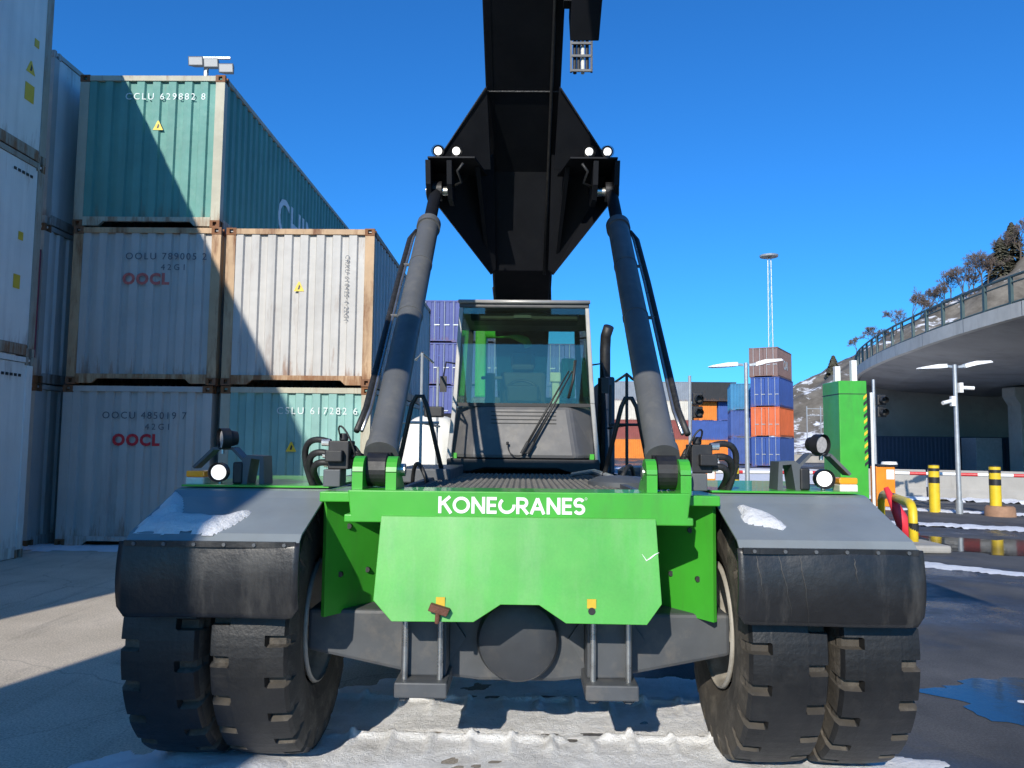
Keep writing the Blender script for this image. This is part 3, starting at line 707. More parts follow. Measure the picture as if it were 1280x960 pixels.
fb.prism([(-0.815+X0, 1.355), (-0.845+X0, 1.355), (-0.845+X0, 1.318), (-0.66+X0, 1.318), (-0.66+X0, 1.305), (0.66+X0, 1.305), (0.66+X0, 1.318), (0.84+X0, 1.318), (0.84+X0, 1.355), (0.815+X0, 1.355), (0.83+X0, 1.472), (-0.83+X0, 1.472)], 'y', 3.74, 4.05)
beam = fb.build('front_beam', M_green, rs, bev=0.006)
apm = MB()
prof = [(-0.660, 1.352), (0.655, 1.352), (0.672, 0.965), (0.60, 0.872), (0.225, 0.874), (0.10, 0.953), (-0.08, 0.953), (-0.205, 0.874), (-0.588, 0.872), (-0.678, 0.965)]
def ay(z): return 3.715-(1.352-z)*0.15
apm.hexa([(x+X0, ay(z), z) for x, z in prof], [(x+X0, ay(z)+0.022, z) for x, z in prof])
apron = apm.build('front_apron', M_apron, rs, bev=0.003)
# hook holes with yellow tags, a rusty pin through the left one
for sx, xx, zz in ((-1, -0.383, 0.955), (1, 0.322, 0.955)):
    t1 = MB(); y_ = ay(zz); t1.box(xx-0.019, xx+0.023, y_-0.006, y_-0.001, zz-0.012, zz+0.03); t1.build('yellow_tag', M_tan, apron)
    t2 = MB(); t2.cyl((xx+0.003, y_-0.009, zz-0.025), (xx+0.003, y_-0.001, zz-0.025), 0.017, seg=16); t2.build('pin_hole', M_bk, apron)
    if sx < 0:
        t3 = MB(); t3.hexa([(xx-0.04, y_-0.05, zz+0.008), (xx-0.052, y_-0.05, zz-0.025), (xx+0.035, y_-0.055, zz-0.05), (xx+0.05, y_-0.055, zz-0.018)], [(xx-0.04, y_-0.01, zz+0.008), (xx-0.052, y_-0.01, zz-0.025), (xx+0.035, y_-0.01, zz-0.05), (xx+0.05, y_-0.01, zz-0.018)])
        t3.cyl((xx-0.005, y_-0.04, zz-0.02), (xx-0.01, y_-0.03, zz-0.085), 0.012, seg=8); t3.build('rusty_pin', M_rust, apron, bev=0.004)
t4 = MB(); t4.tube([(0.565, ay(1.17)-0.001, 1.19), (0.585, ay(1.16)-0.001, 1.16), (0.605, ay(1.17)-0.001, 1.172), (0.625, ay(1.18)-0.001, 1.188), (0.645, ay(1.19)-0.001, 1.198)], [0.001, 0.003, 0.004, 0.003, 0.001], 6); t4.build('paint_scratch', M_letter, apron)
dk = MB(); dk.box(-0.66+X0, 0.66+X0, 4.05, 9.5, 1.40, 1.44); dk.build('deck', M_deck, rs)
tr = MB()
for i in range(30):
    for j in range(46):
        x = -0.56+X0+1.12*i/29; y = 4.12+2.6*j/45; a = 0.008 if (i+j) % 2 else 0.016; b = 0.016 if (i+j) % 2 else 0.008
        tr.add([(x-a, y-b, 1.4405), (x+a, y-b, 1.4405), (x+a, y+b, 1.4405), (x-a, y+b, 1.4405), (x, y, 1.452)], [(0, 1, 4), (1, 2, 4), (2, 3, 4), (3, 0, 4)])
tp = tr.build('tread_pattern', M_deck, rs); tp['kind'] = 'stuff'
for s in (-1, 1):
    sk = MB(); sk.box(min(s*0.62, s*0.655)+X0, max(s*0.62, s*0.655)+X0, 4.06, 6.7, 1.44, 1.462); sk.build('deck_edge', M_grey, rs)
    dc = MB(); dc.box(min(s*0.68, s*1.6)+X0, max(s*0.68, s*1.6)+X0, 4.9, 10.0, 1.36, 1.40); dc.build('side_deck', M_grey, rs)

# lettering on the beam, drawn as strokes
def stroke(m, pts, w_, y0, y1):
    pts = [Vector((p[0], p[1])) for p in pts]; n = len(pts); L_, R_ = [], []
    for i in range(n):
        d1 = (pts[i]-pts[i-1]).normalized() if i else (pts[1]-pts[0]).normalized()
        d2 = (pts[i+1]-pts[i]).normalized() if i < n-1 else d1
        nn = (Vector((-d1.y, d1.x))+Vector((-d2.y, d2.x))); nn = nn.normalized()
        k = w_/2/max(0.5, nn.dot(Vector((-d1.y, d1.x))))
        L_.append(pts[i]+nn*k); R_.append(pts[i]-nn*k)
    for i in range(n-1):
        q = [L_[i], R_[i], R_[i+1], L_[i+1]]; m.hexa([(a.x, y0, a.y) for a in q], [(a.x, y1, a.y) for a in q])
def arc(cx, cz, r, a0, a1, rz=None, n=22):
    rz = rz or r; return [(cx+r*math.cos(R(a0+(a1-a0)*i/n)), cz+rz*math.sin(R(a0+(a1-a0)*i/n))) for i in range(n+1)]
hl = 0.080; z0 = 1.366; sw = 0.0150; c_ = sw/2
LET = {
 'K': (0.064, [[(c_, 0), (c_, hl)], [(0.058, hl), (0.012, 0.042)], [(0.026, 0.052), (0.064, 0)]]),
 'O': (0.086, [arc(0.043, hl/2, 0.043-c_, 90, 450, hl/2-c_, 30)]),
 'N': (0.068, [[(c_, 0), (c_, hl)], [(c_, hl-0.004), (0.068-c_, 0.004)], [(0.068-c_, 0), (0.068-c_, hl)]]),
 'E': (0.050, [[(c_, 0), (c_, hl)], [(0, hl-c_), (0.050, hl-c_)], [(0, hl/2), (0.046, hl/2)], [(0, c_), (0.050, c_)]]),
 'C': (0.082, [arc(0.043, hl/2, 0.043-c_, 128, 368, hl/2-c_)]),
 'R': (0.060, [[(c_, 0), (c_, hl)], [(0, hl-c_)]+arc(0.034, hl-c_-0.0185, 0.018, 90, -90, None, 10)+[(0, hl-c_-0.037)], [(0.028, 0.036), (0.058, 0)]]),
 'A': (0.076, [[(0.006, 0), (0.038, hl-0.004)], [(0.038, hl-0.004), (0.070, 0)], [(0.016, 0.026), (0.060, 0.026)]]),
 'S': (0.056, [arc(0.028, hl-c_-0.0165, 0.021, 25, 250, 0.0175, 12)[:-1]+arc(0.028, c_+0.0175, 0.022, 70, -155, 0.0185, 12)]),
}
word = 'KONECRANES'; gap = 0.008; tot = sum(LET[c][0] for c in word)+gap*(len(word)-1)
xx = -0.055-tot*0.965/2; 
for ch in word:
    m = MB(); wd, sts = LET[ch]
    for si_, st in enumerate(sts): stroke(m, [(xx+p[0]*0.965, z0+p[1]) for p in st], sw, 3.7365-0.0003*si_, 3.7388-0.0003*si_)
    m.build('letter', M_letter, beam); xx += (wd+gap)*0.965
m = MB(); m.lathe([(0, 0.006), (-0.001, 0.006), (-0.001, 0.0045), (0, 0.0045)], (xx-0.002, 3.7385, z0+hl-0.004), 'y', 16); m.build('registered_mark', M_letter, beam)

# cylinder lugs on the beam
for s in (-1, 1):
    for dx in (-0.083, 0.083):
        cx = s*0.725+dx+X0*0.5
        m = MB()
        pr = [(3.80, 1.46), (3.80, 1.56)]+[(3.88+0.08*math.cos(R(a)), 1.555+0.08*math.sin(R(a))) for a in range(180, -1, -20)]+[(4.10, 1.46)]
        m.prism(pr, 'x', cx-0.026, cx+0.026); m.build('lug', M_green, rs, bev=0.004)
    m = MB(); m.cyl((s*0.725-0.125, 3.93, 1.565), (s*0.725+0.125, 3.93, 1.565), 0.032, seg=16); m.build('lug_pin', M_chrome, rs)

# --- fenders
def fender(s):
    xa, xb = sorted((s*1.035+X0, s*1.865+X0)); m = MB()
    root = bpy.data.objects.new('fender', None); col.objects.link(root); root.parent = rs; root.location = (s*1.45, 0, 0)
    def put(mm, nm, mat, **k):
        o = mm.build(nm, mat, None, **k); o.parent = root; o.matrix_parent_inverse = Matrix.Translation(-(rs.location+root.location)); return o
    th = 0.012
    # sloped front panel + flat top with a small lip
    def sheet(path, t):
        m = MB(); up_ = []; lo = []
        for i, (y, z) in enumerate(path):
            a = Vector(path[max(0, i-1)]); b = Vector(path[min(len(path)-1, i+1)]); d = (b-a).normalized(); n = Vector((-d.y, d.x))
            up_.append((y, z)); lo.append((y-n.x*t, z-n.y*t))
        m.prism(up_+lo[::-1], 'x', xa, xb); return m
    pth = [(3.655, 1.222), (3.70, 1.262), (4.10, 1.405), (4.17, 1.436), (4.21, 1.445), (5.55, 1.452)]
    put(sheet(pth, th), 'panel', M_fend, bev=0.003)
    m = MB(); m.box(xa+0.01, xb-0.01, 4.22, 5.5, 1.452, 1.462); put(m, 'top_plate', M_green)
    # rubber flap: gently bulged sheet with rounded lower corners
    m = MB(); nx, nz = 26, 14; zt, zb = 1.228, 0.876; vs = []; fs = []
    for side in (0, 1):
        for i in range(nx+1):
            for j in range(nz+1):
                u = i/nx; v = j/nz; x = xa-0.012+(xb-xa+0.024)*u
                e = min(u, 1-u)*(xb-xa)
                zlow = zb+(0.05-math.sqrt(max(0, 0.05**2-(0.05-e)**2)) if e < 0.05 else 0)
                z = zt+(zlow-zt)*v
                y = 3.640-0.024*math.sin(v*math.pi*0.8)+0.012*math.sin(u*5+s)+0.02*v*v+0.006*noise.noise((x*4, z*4, s))
                vs.append((x, y+side*0.012, z))
    K = (nx+1)*(nz+1)
    for i in range(nx):
        for j in range(nz):
            a = i*(nz+1)+j; fs.append((a, a+1, a+nz+2, a+nz+1)); fs.append((K+a, K+a+nz+1, K+a+nz+2, K+a+1))
    bd = [i*(nz+1) for i in range(nx+1)]+[nx*(nz+1)+j for j in range(1, nz+1)]+[i*(nz+1)+nz for i in range(nx-1, -1, -1)]+[j for j in range(nz-1, 0, -1)]
    for a, b in zip(bd, bd[1:]+bd[:1]): fs.append((a, b, K+b, K+a))
    m.add(vs, fs); put(m, 'mud_flap', M_flap, smooth=True)
    m = MB(); m.box(xa+0.01, xb-0.01, 3.628, 3.646, 1.205, 1.232); put(m, 'flap_strip', M_flap)
    if s > 0:
        for u0_, u1_, za, zb_ in ((0.10, 0.14, 1.20, 0.98), (0.22, 0.29, 1.20, 0.92), (0.33, 0.38, 1.21, 0.89), (0.62, 0.63, 1.19, 1.08)):
            m = MB(); pts = []
            for k in range(9):
                t = k/8; u = u0_+(u1_-u0_)*t; z = za+(zb_-za)*t; v_ = (1.228-z)/0.352; x = xa-0.012+(xb-xa+0.024)*u
                pts.append((x+0.003*math.sin(k*2.1), 3.640-0.024*math.sin(v_*math.pi*0.8)+0.012*math.sin(u*5+s)+0.02*v_*v_+0.006*noise.noise((x*4, z*4, s))+0.0005, z))
            m.tube(pts, [0.0035*math.sin(math.pi*(k+0.6)/9)+0.0006 for k in range(9)], 5); put(m, 'crack', M_bk)
    for k in range(6):
        m = MB(); xq = xa+0.06+(xb-xa-0.12)*k/5; m.cyl((xq, 3.628, 1.218), (xq, 3.620, 1.218), 0.009, seg=8); put(m, 'bolt', M_grey)
    # inner arch behind the tyres
    m = MB(); m.box(min(s*1.0, s*1.02)+X0, max(s*1.0, s*1.02)+X0, 4.3, 5.5, 1.0, 1.44); put(m, 'inner_guard', M_black)
    # lamps
    def lamp(x, y, z, r, lens, tilt=0, nm='lamp', up_=0.0):
        d = Vector((math.sin(tilt), -math.cos(tilt), -0.05+up_)).normalized(); p = Vector((x, y, z))
        o = MB(); o.cyl(p-d*0.03, p-d*0.095, r*0.98, r*0.7, 20); o.cyl(p-d*0.03, p+d*0.002, r*1.08, r*1.1, 20, caps=False); o.cyl(p-d*0.05, p-d*0.02, r*1.08, r*1.08, 20)
        h_ = put(o, nm, M_black, angle=35)
        o = MB(); o.cyl(p-d*0.019, p-d*0.012, r*0.86, r*0.82, 20); o.build('lens', lens, h_).matrix_parent_inverse = Matrix.Identity(4)
        return h_
    xl = s*1.70+X0; y_ = 4.32
    lamp(xl, y_, 1.525, 0.05, M_lit, s*0.0, 'headlamp')
    m = MB(); m.cyl((xl, y_+0.04, 1.475), (xl, y_+0.04, 1.455), 0.012, seg=8); m.cyl((xl, y_+0.06, 1.63), (xl, y_+0.06, 1.72), 0.012, seg=8); put(m, 'lamp_post', M_chrome)
    lamp(xl+s*0.0, y_+0.02, 1.715, 0.055, M_lens, 0.55 if s > 0 else -0.9, 'work_lamp', 0.0)
    m = MB(); m.box(xl+s*0.12-0.05, xl+s*0.12+0.05, y_-0.02, y_+0.09, 1.50, 1.535)
    i_ = put(m, 'indicator', M_amber, bev=0.008)
    m = MB(); m.box(xl+s*0.12-0.05, xl+s*0.12+0.05, y_-0.022, y_+0.09, 1.455, 1.499); m.build('clear_section', M_clear, i_, bev=0.008)
    # guard of bent flat bars round the lamps
    m = MB()
    for (p, q, yy) in (((-0.15, 1.57), (-0.06, 1.66), 0), ((-0.06, 1.66), (0.05, 1.66), 0), ((0.05, 1.66), (0.16, 1.55), 0)):
        a = Vector((xl-s*p[0]*-1, y_+0.05, p[1])); b = Vector((xl-s*q[0]*-1, y_+0.05, q[1]))
        d = (b-a).normalized(); n = Vector((-d.z, 0, d.x))*0.008
        m.hexa([a+n, b+n, b-n, a-n], [v+Vector((0, 0.10, 0)) for v in (a+n, b+n, b-n, a-n)])
    put(m, 'lamp_guard', M_grey)
    m = MB(); x1 = xl-s*0.13; x2 = xl-s*0.25
    m.prism([(x1, 1.462), (x1-s*0.0, 1.60), (x1-s*0.03, 1.625), (x2, 1.62), (x2-s*0.01, 1.462), (x2+s*0.02, 1.462), (x2+s*0.02, 1.60), (x1-s*0.05, 1.605), (x1-s*0.03, 1.462)], 'y', y_+0.02, y_+0.17)
    put(m, 'guard_bracket', M_grey)
    m = MB(); m.box(min(xl-s*0.08, xl-s*0.135), max(xl-s*0.08, xl-s*0.135), y_+0.01, y_+0.12, 1.462, 1.585); put(m, 'control_box', M_black, bev=0.01)
    return root
fender(-1); fender(1)
# snow lying on the fenders
def fender_snow(poly, label):
    def zf(y): 
        return 1.262+(y-3.70)*(1.405-1.262)/0.40 if y < 4.10 else (1.405+(y-4.10)*0.44 if y < 4.17 else 1.436+(y-4.17)*0.1)
    xs = [p[0] for p in poly]; ys = [p[1] for p in poly]; vs = []; idx = {}; fs = []; st = 0.014
    nx, ny = int((max(xs)-min(xs))/st)+4, int((max(ys)-min(ys))/st)+4
    for i in range(nx):
        for j in range(ny):
            x, y = min(xs)-0.02+i*st, min(ys)-0.02+j*st
            d = edge_dist(poly, x, y)*(1 if inside(poly, x, y) else -1)+0.02*noise.noise((x*9, y*9, 1))
            if d < -0.014: continue
            k = max(0, min(1, d/0.05)); idx[(i, j)] = len(vs)
            vs.append((x, y, zf(y)-0.003+0.032*math.sqrt(k)*(1+0.4*noise.noise((x*12, y*12, 4)))))
    for i in range(nx-1):
        for j in range(ny-1):
            q = [(i, j), (i+1, j), (i+1, j+1), (i, j+1)]
            if all(a in idx for a in q): fs.append(tuple(idx[a] for a in q))
    m = MB(); m.add(vs, fs); o = m.build('snow_patch', M_snow, smooth=True); struct(o, 'stuff', label); return o
fender_snow([(1.09, 3.93), (1.13, 4.05), (1.24, 3.99), (1.31, 3.84), (1.27, 3.79), (1.12, 3.86)], 'white lump of snow on the right fender')
fender_snow([(-1.87, 3.70), (-1.47, 3.70), (-1.42, 3.76), (-1.38, 3.93), (-1.55, 3.86), (-1.72, 3.90), (-1.80, 4.08), (-1.875, 4.14)], 'shaded blue snow on the left fender')

# --- lift cylinders
for s in (-1, 1):
    A = Vector((s*0.735-0.01, 3.95, 1.565)); B = Vector((s*0.765-0.02, 6.55, 3.90)); d = (B-A).normalized()
    L = (B-A).length; root = bpy.data.objects.new('lift_cylinder', None); col.objects.link(root); root.parent = rs
    root.location = (s*0.735, -0.5, 1.565)
    def put(mm, nm, mat, **k):
        o = mm.build(nm, mat, None, **k); o.parent = root; o.matrix_parent_inverse = Matrix.Translation(-(rs.location+root.location)); return o
    m = MB(); m.cyl(A+d*0.14, A+d*(L*0.80), 0.082, seg=36); m.cyl(A+d*0.11, A+d*0.17, 0.090, seg=36); put(m, 'barrel', M_cyl, angle=40)
    m = MB(); m.cyl(A+d*(L*0.80-0.03), A+d*(L*0.80+0.05), 0.095, 0.095, 36); m.cyl(A+d*(L*0.80+0.05), A+d*(L*0.80+0.085), 0.095, 0.075, 36); put(m, 'gland_collar', M_cyl, angle=35)
    m = MB(); m.cyl(A+d*(L*0.80), B-d*0.05, 0.052, seg=28); put(m, 'rod', M_boom, angle=40)
    m = MB(); m.cyl(A+Vector((-0.05, 0, 0)), A+Vector((0.05, 0, 0)), 0.085, seg=24); m.hexa([A+Vector((-0.05, -0.06, 0)), A+Vector((0.05, -0.06, 0)), A+Vector((0.05, 0.08, 0)), A+Vector((-0.05, 0.08, 0))], [A+d*0.13+Vector((-0.06, -0.06, 0)), A+d*0.13+Vector((0.06, -0.06, 0)), A+d*0.13+Vector((0.06, 0.08, 0)), A+d*0.13+Vector((-0.06, 0.08, 0))]); put(m, 'base_eye', M_black)
    m = MB(); m.cyl(B+Vector((-0.055, 0, 0)), B+Vector((0.055, 0, 0)), 0.085, seg=24); put(m, 'rod_eye', M_black)
    nn = Vector((s, 0, 0)); nn = (nn-d*nn.dot(d)).normalized(); q = d.cross(nn)
    for (o1, rr, mt) in ((0.112, 0.010, M_chrome), (0.140, 0.017, M_hose)):
        m = MB(); m.tube([A+d*(0.30)+nn*(o1+0.02), A+d*0.5+nn*o1, A+d*(L*0.55)+nn*o1, A+d*(L*0.74)+nn*(o1-0.01), A+d*(L*0.78)+nn*0.09], rr, 10); put(m, 'pipe', mt, smooth=True)
    for k in (0.42, 0.62):
        m = MB(); p = A+d*(L*k); m.cyl(p-d*0.012, p+d*0.012, 0.0855, seg=36); m.cyl(p+nn*0.08, p+nn*0.15, 0.012, seg=8); put(m, 'pipe_clamp', M_cyl, angle=40)

# valve blocks and hoses beside the cylinder feet
for s in (-1, 1):
    bx = s*0.955+X0
    m = MB(); m.box(bx-0.055, bx+0.055, 4.05, 4.20, 1.56, 1.71); m.box(bx-0.04+s*0.02, bx+0.05+s*0.02, 4.0, 4.05, 1.60, 1.66); m.cyl((bx-s*0.02, 4.08, 1.71), (bx-s*0.02, 4.08, 1.75), 0.025, seg=10)
    v_ = m.build('valve_block', M_black, rs, bev=0.006)
    m = MB(); m.box(bx-0.07, bx+0.02, 4.02, 4.16, 1.47, 1.56); m.build('valve_bracket', M_grey, rs, bev=0.005)
    for k, (zz, out, dz) in enumerate(((1.70, 0.25, 0.02), (1.635, 0.22, 0.01), (1.585, 0.19, 0.0))):
        p0 = (bx+s*0.055, 4.10+0.03*k, zz); p3 = (bx+s*(0.18-0.01*k), 4.28+0.05*k, 1.43)
        m = MB(); m.cyl(p0, (p0[0]+s*0.045, p0[1], p0[2]+0.002), 0.021, seg=12); m.build('hose_fitting', M_chrome, rs)
        m = MB(); m.tube(bez(p0, (bx+s*out*0.75, 4.10, zz+0.03+dz), (bx+s*(out+0.02), 4.2, zz-0.02), p3, 18), 0.0185 if k else 0.017, 10); m.build('hose', M_hose, rs, smooth=True)
    for k in range(3):
        m = MB(); x1 = s*(0.80+0.03*k); m.tube(bez((bx-s*0.05, 4.12+0.03*k, 1.62+0.03*k), (bx-s*0.10, 4.1, 1.66), (x1, 4.2, 1.62-0.03*k), (x1-s*0.05, 4.45, 1.45), 12), 0.012, 8); m.build('hose', M_hose, rs, smooth=True)
    m = MB(); m.tube(bez((bx-s*0.01, 4.05, 1.73), (bx+s*0.02, 4.0, 1.83), (bx-s*0.06, 4.0, 1.80), (bx-s*0.10, 4.02, 1.62), 12), 0.005, 6); m.build('cable', M_hose, rs, smooth=True)

# --- boom
XC = -0.03; BW = 0.315
def bz(y): return 8.52-0.617*y
ud = Vector((0, 0.525, 0.851))    # from underside towards the top of the box
m = MB(); y0, y1 = 11.2, 3.3
ring = lambda y, hw_, hh, off=0.0: [(XC-hw_, y+ud.y*off, bz(y)+ud.z*off), (XC+hw_, y+ud.y*off, bz(y)+ud.z*off), (XC+hw_, y+ud.y*(off+hh), bz(y)+ud.z*(off+hh)), (XC-hw_, y+ud.y*(off+hh), bz(y)+ud.z*(off+hh))]
m.hexa(ring(y1, BW, 0.80), ring(y0, BW, 0.80))
boom = m.build('boom', M_boom, rs, bev=0.012)
m = MB(); m.hexa(ring(1.6, BW-0.06, 0.68, 0.06), ring(3.6, BW-0.06, 0.68, 0.06)); m.build('boom_extension', M_boom, boom, bev=0.01)
m = MB()
for s in (-1, 1):
    x = XC+s*(BW-0.05); m.hexa([(x-0.012, 3.4, bz(3.4)-0.004), (x+0.012, 3.4, bz(3.4)-0.004), (x+0.012, 3.4, bz(3.4)+0.02), (x-0.012, 3.4, bz(3.4)+0.02)], [(x-0.012, 6.9, bz(6.9)-0.004), (x+0.012, 6.9, bz(6.9)-0.004), (x+0.012, 6.9, bz(6.9)+0.02), (x-0.012, 6.9, bz(6.9)+0.02)])
m.build('boom_flange', M_boom, boom)
m = MB(); m.prism([(6.95, 4.24), (7.52, 3.42), (8.6, 3.06), (8.9, 3.2)], 'x', XC-0.285, XC+0.285); m.build('boom_belly', M_boom, boom, bev=0.01)
m = MB(); m.prism([(6.30, 4.66), (6.96, 4.20), (7.3, 3.9), (8.6, 3.3), (8.6, 3.6)], 'x', XC-BW-0.004, XC-BW+0.05); m.prism([(6.30, 4.66), (6.96, 4.20), (7.3, 3.9), (8.6, 3.3), (8.6, 3.6)], 'x', XC+BW-0.05, XC+BW+0.004); m.build('belly_web', M_boom, boom)
for s in (-1, 1):
    X = lambda a: XC+s*a
    m = MB(); m.hexa([(X(0.30), 6.15, 4.65), (X(0.80), 6.60, 4.113), (X(0.28), 6.60, 4.113)], [(X(0.30), 6.20, 4.69), (X(0.80), 6.65, 4.15), (X(0.28), 6.65, 4.15)]); m.build('upper_gusset', M_boom, boom, bev=0.004)
    m = MB(); m.hexa([(X(0.40), 6.28, 4.095), (X(0.80), 6.28, 4.095), (X(0.80), 6.28, 4.112), (X(0.40), 6.28, 4.112)], [(X(0.31), 6.72, 4.095), (X(0.80), 6.72, 4.095), (X(0.80), 6.72, 4.112), (X(0.31), 6.72, 4.112)]); m.build('lamp_shelf', M_boom, boom, bev=0.004)
    m = MB(); A_, B_, C_, D_, E_ = (X(0.26), 6.72, 4.30), (X(0.79), 6.64, 4.16), (X(0.76), 6.64, 3.82), (X(0.31), 7.46, 3.38), (X(0.26), 7.46, 3.42)
    m.hexa([A_, B_, C_, D_, E_], [(a, b+0.07, c) for a, b, c in (A_, B_, C_, D_, E_)]); m.build('lower_gusset', M_boom, boom)
    for a in (0.62, 0.80):
        m = MB(); m.prism([(6.30, 4.09), (6.85, 4.09), (6.80, 3.90), (6.66, 3.80), (6.47, 3.80), (6.36, 3.90)], 'x', X(a)-0.022, X(a)+0.022); m.build('fork_plate', M_boom, boom, bev=0.003)
    m = MB(); m.hexa([(X(0.37), 6.46, 4.09), (X(0.41), 6.46, 4.09), (X(0.36), 7.3, 3.55), (X(0.33), 7.3, 3.55)], [(X(0.37), 6.9, 4.09), (X(0.41), 6.9, 4.09), (X(0.36), 7.4, 3.55), (X(0.33), 7.4, 3.55)]); m.build('inner_rib', M_boom, boom)
    m = MB(); m.cyl((X(0.60), 6.55, 3.90), (X(0.84), 6.55, 3.90), 0.038, seg=18); m.build('pin', M_chrome, boom, angle=40)
    m = MB(); m.cyl((X(0.823), 6.55, 3.90), (X(0.835), 6.55, 3.90), 0.06, seg=18); m.build('pin_plate', M_grey, boom)
    for a in (0.565, 0.72):
        p = Vector((X(a), 6.34, 4.180)); dd = Vector((0, -0.93, -0.36)).normalized()
        m = MB(); m.cyl(p-dd*0.03, p-dd*0.10, 0.05, 0.03, 18); m.cyl(p-dd*0.04, p+dd*0.006, 0.055, 0.055, 18, caps=False); m.box(p.x-0.01, p.x+0.01, p.y+0.02, p.y+0.04, 4.112, 4.16)
        l_ = m.build('work_lamp', M_black, boom, angle=35)
        m = MB(); m.cyl(p-dd*0.018, p-dd*0.010, 0.034, 0.032, 18); m.build('lens', M_lit, l_)
    m = MB(); m.tube([(X(0.5), 6.3, 4.06), (X(0.55), 6.32, 4.0), (X(0.52), 6.4, 3.93), (X(0.62), 6.45, 3.9)], 0.012, 8); m.build('cable', M_hose, boom, smooth=True)
# side box carried along the boom, with open hose frame below
m = MB(); m.hexa([(0.325, 5.0, bz(5.0)-0.02), (0.565, 5.0, bz(5.0)-0.02), (0.565, 5.17, bz(5.0)+0.25), (0.325, 5.17, bz(5.0)+0.25)], [(0.325, 5.62, 4.76), (0.545, 5.62, 4.76), (0.545, 5.80, 5.05), (0.325, 5.80, 5.05)]); m.build('hose_box', M_boom, boom, bev=0.008)
m = MB(); m.box(0.27, 0.33, 5.45, 5.56, 4.98, 5.06); m.build('box_bracket', M_boom, boom)
m = MB()
for x in (0.335, 0.49): m.box(x-0.008, x+0.008, 5.62, 5.64, 4.52, 4.78)
for z in (4.53, 4.645, 4.745): m.box(0.335, 0.49, 5.616, 5.63, z-0.009, z+0.009)
fr2 = m.build('hose_frame', M_grey, boom)
for k, x in enumerate((0.365, 0.395, 0.425, 0.458)):
    m = MB(); m.cyl((x, 5.65, 4.52+0.03*(k % 2)), (x, 5.66, 4.78), 0.014, seg=8); m.build('hose', M_hose if k != 2 else M_clear, fr2)
M_seam = pm('weld_seam', (0.03, 0.031, 0.034), 0.45, var=0.3, vs=30, bump=0.4)
for yy in (4.2, 5.35, 6.25):
    m = MB(); m.tube([(XC-BW+0.01, yy, bz(yy)-0.002), (XC+BW-0.01, yy, bz(yy)-0.002)], 0.008, 6); m.build('weld_seam', M_seam, boom)
for s in (-1, 1):
    m = MB(); m.tube([(XC+s*0.289, 6.94, 4.25), (XC+s*0.289, 7.51, 3.43)], 0.009, 6); m.build('weld_seam', M_seam, boom)
    m = MB(); m.tube([(XC+s*0.31, 6.14, 4.64), (XC+s*0.80, 6.59, 4.115)], 0.007, 6); m.build('weld_seam', M_seam, boom)
m = MB(); m.tube([(XC+0.24, 3.4, bz(3.4)-0.02), (XC+0.24, 5.2, bz(5.2)-0.025), (XC+0.235, 6.9, bz(6.9)-0.02), (XC+0.22, 7.5, 3.38)], 0.014, 8); m.build('boom_hose', M_hose, boom, smooth=True)
for x in (-0.34, 0.27):
    m = MB(); m.cyl((x, 8.35, 3.42), (x+0.02, 8.7, 3.2), 0.02, seg=10); m.build('boom_hose', M_hose, boom)

# --- cab
cb = bpy.data.objects.new('cab', None); col.objects.link(cb); cb.parent = rs; cb.location = (0, 2.44, 1.44)
def cput(mm, nm, mat, par=None, **k):
    o = mm.build(nm, mat, None, **k); o.parent = par or cb
    o.matrix_parent_inverse = Matrix.Translation(-(rs.location+cb.location)) if par is None else Matrix.Identity(4); return o
YC = 6.90; YB = 8.35
xl, xr = -0.575, 0.565; xlb, xrb = -0.62, 0.615; zw, zr = 2.07, 2.935
m = MB(); m.hexa([(xl-0.02, YC-0.02, zr), (xr+0.02, YC-0.02, zr), (xr+0.02, YC-0.02, zr+0.05), (xl-0.02, YC-0.02, zr+0.05)], [(xl-0.02, YB, zr), (xr+0.02, YB, zr), (xr+0.02, YB, zr+0.07), (xl-0.02, YB, zr+0.07)]); cput(m, 'roof', M_panel, bev=0.015)
m = MB(); m.tube([(xl-0.025, YC-0.035, zr+0.052), (xr+0.025, YC-0.035, zr+0.052)], 0.018, 10); cput(m, 'roof_rail', M_alum, smooth=True)
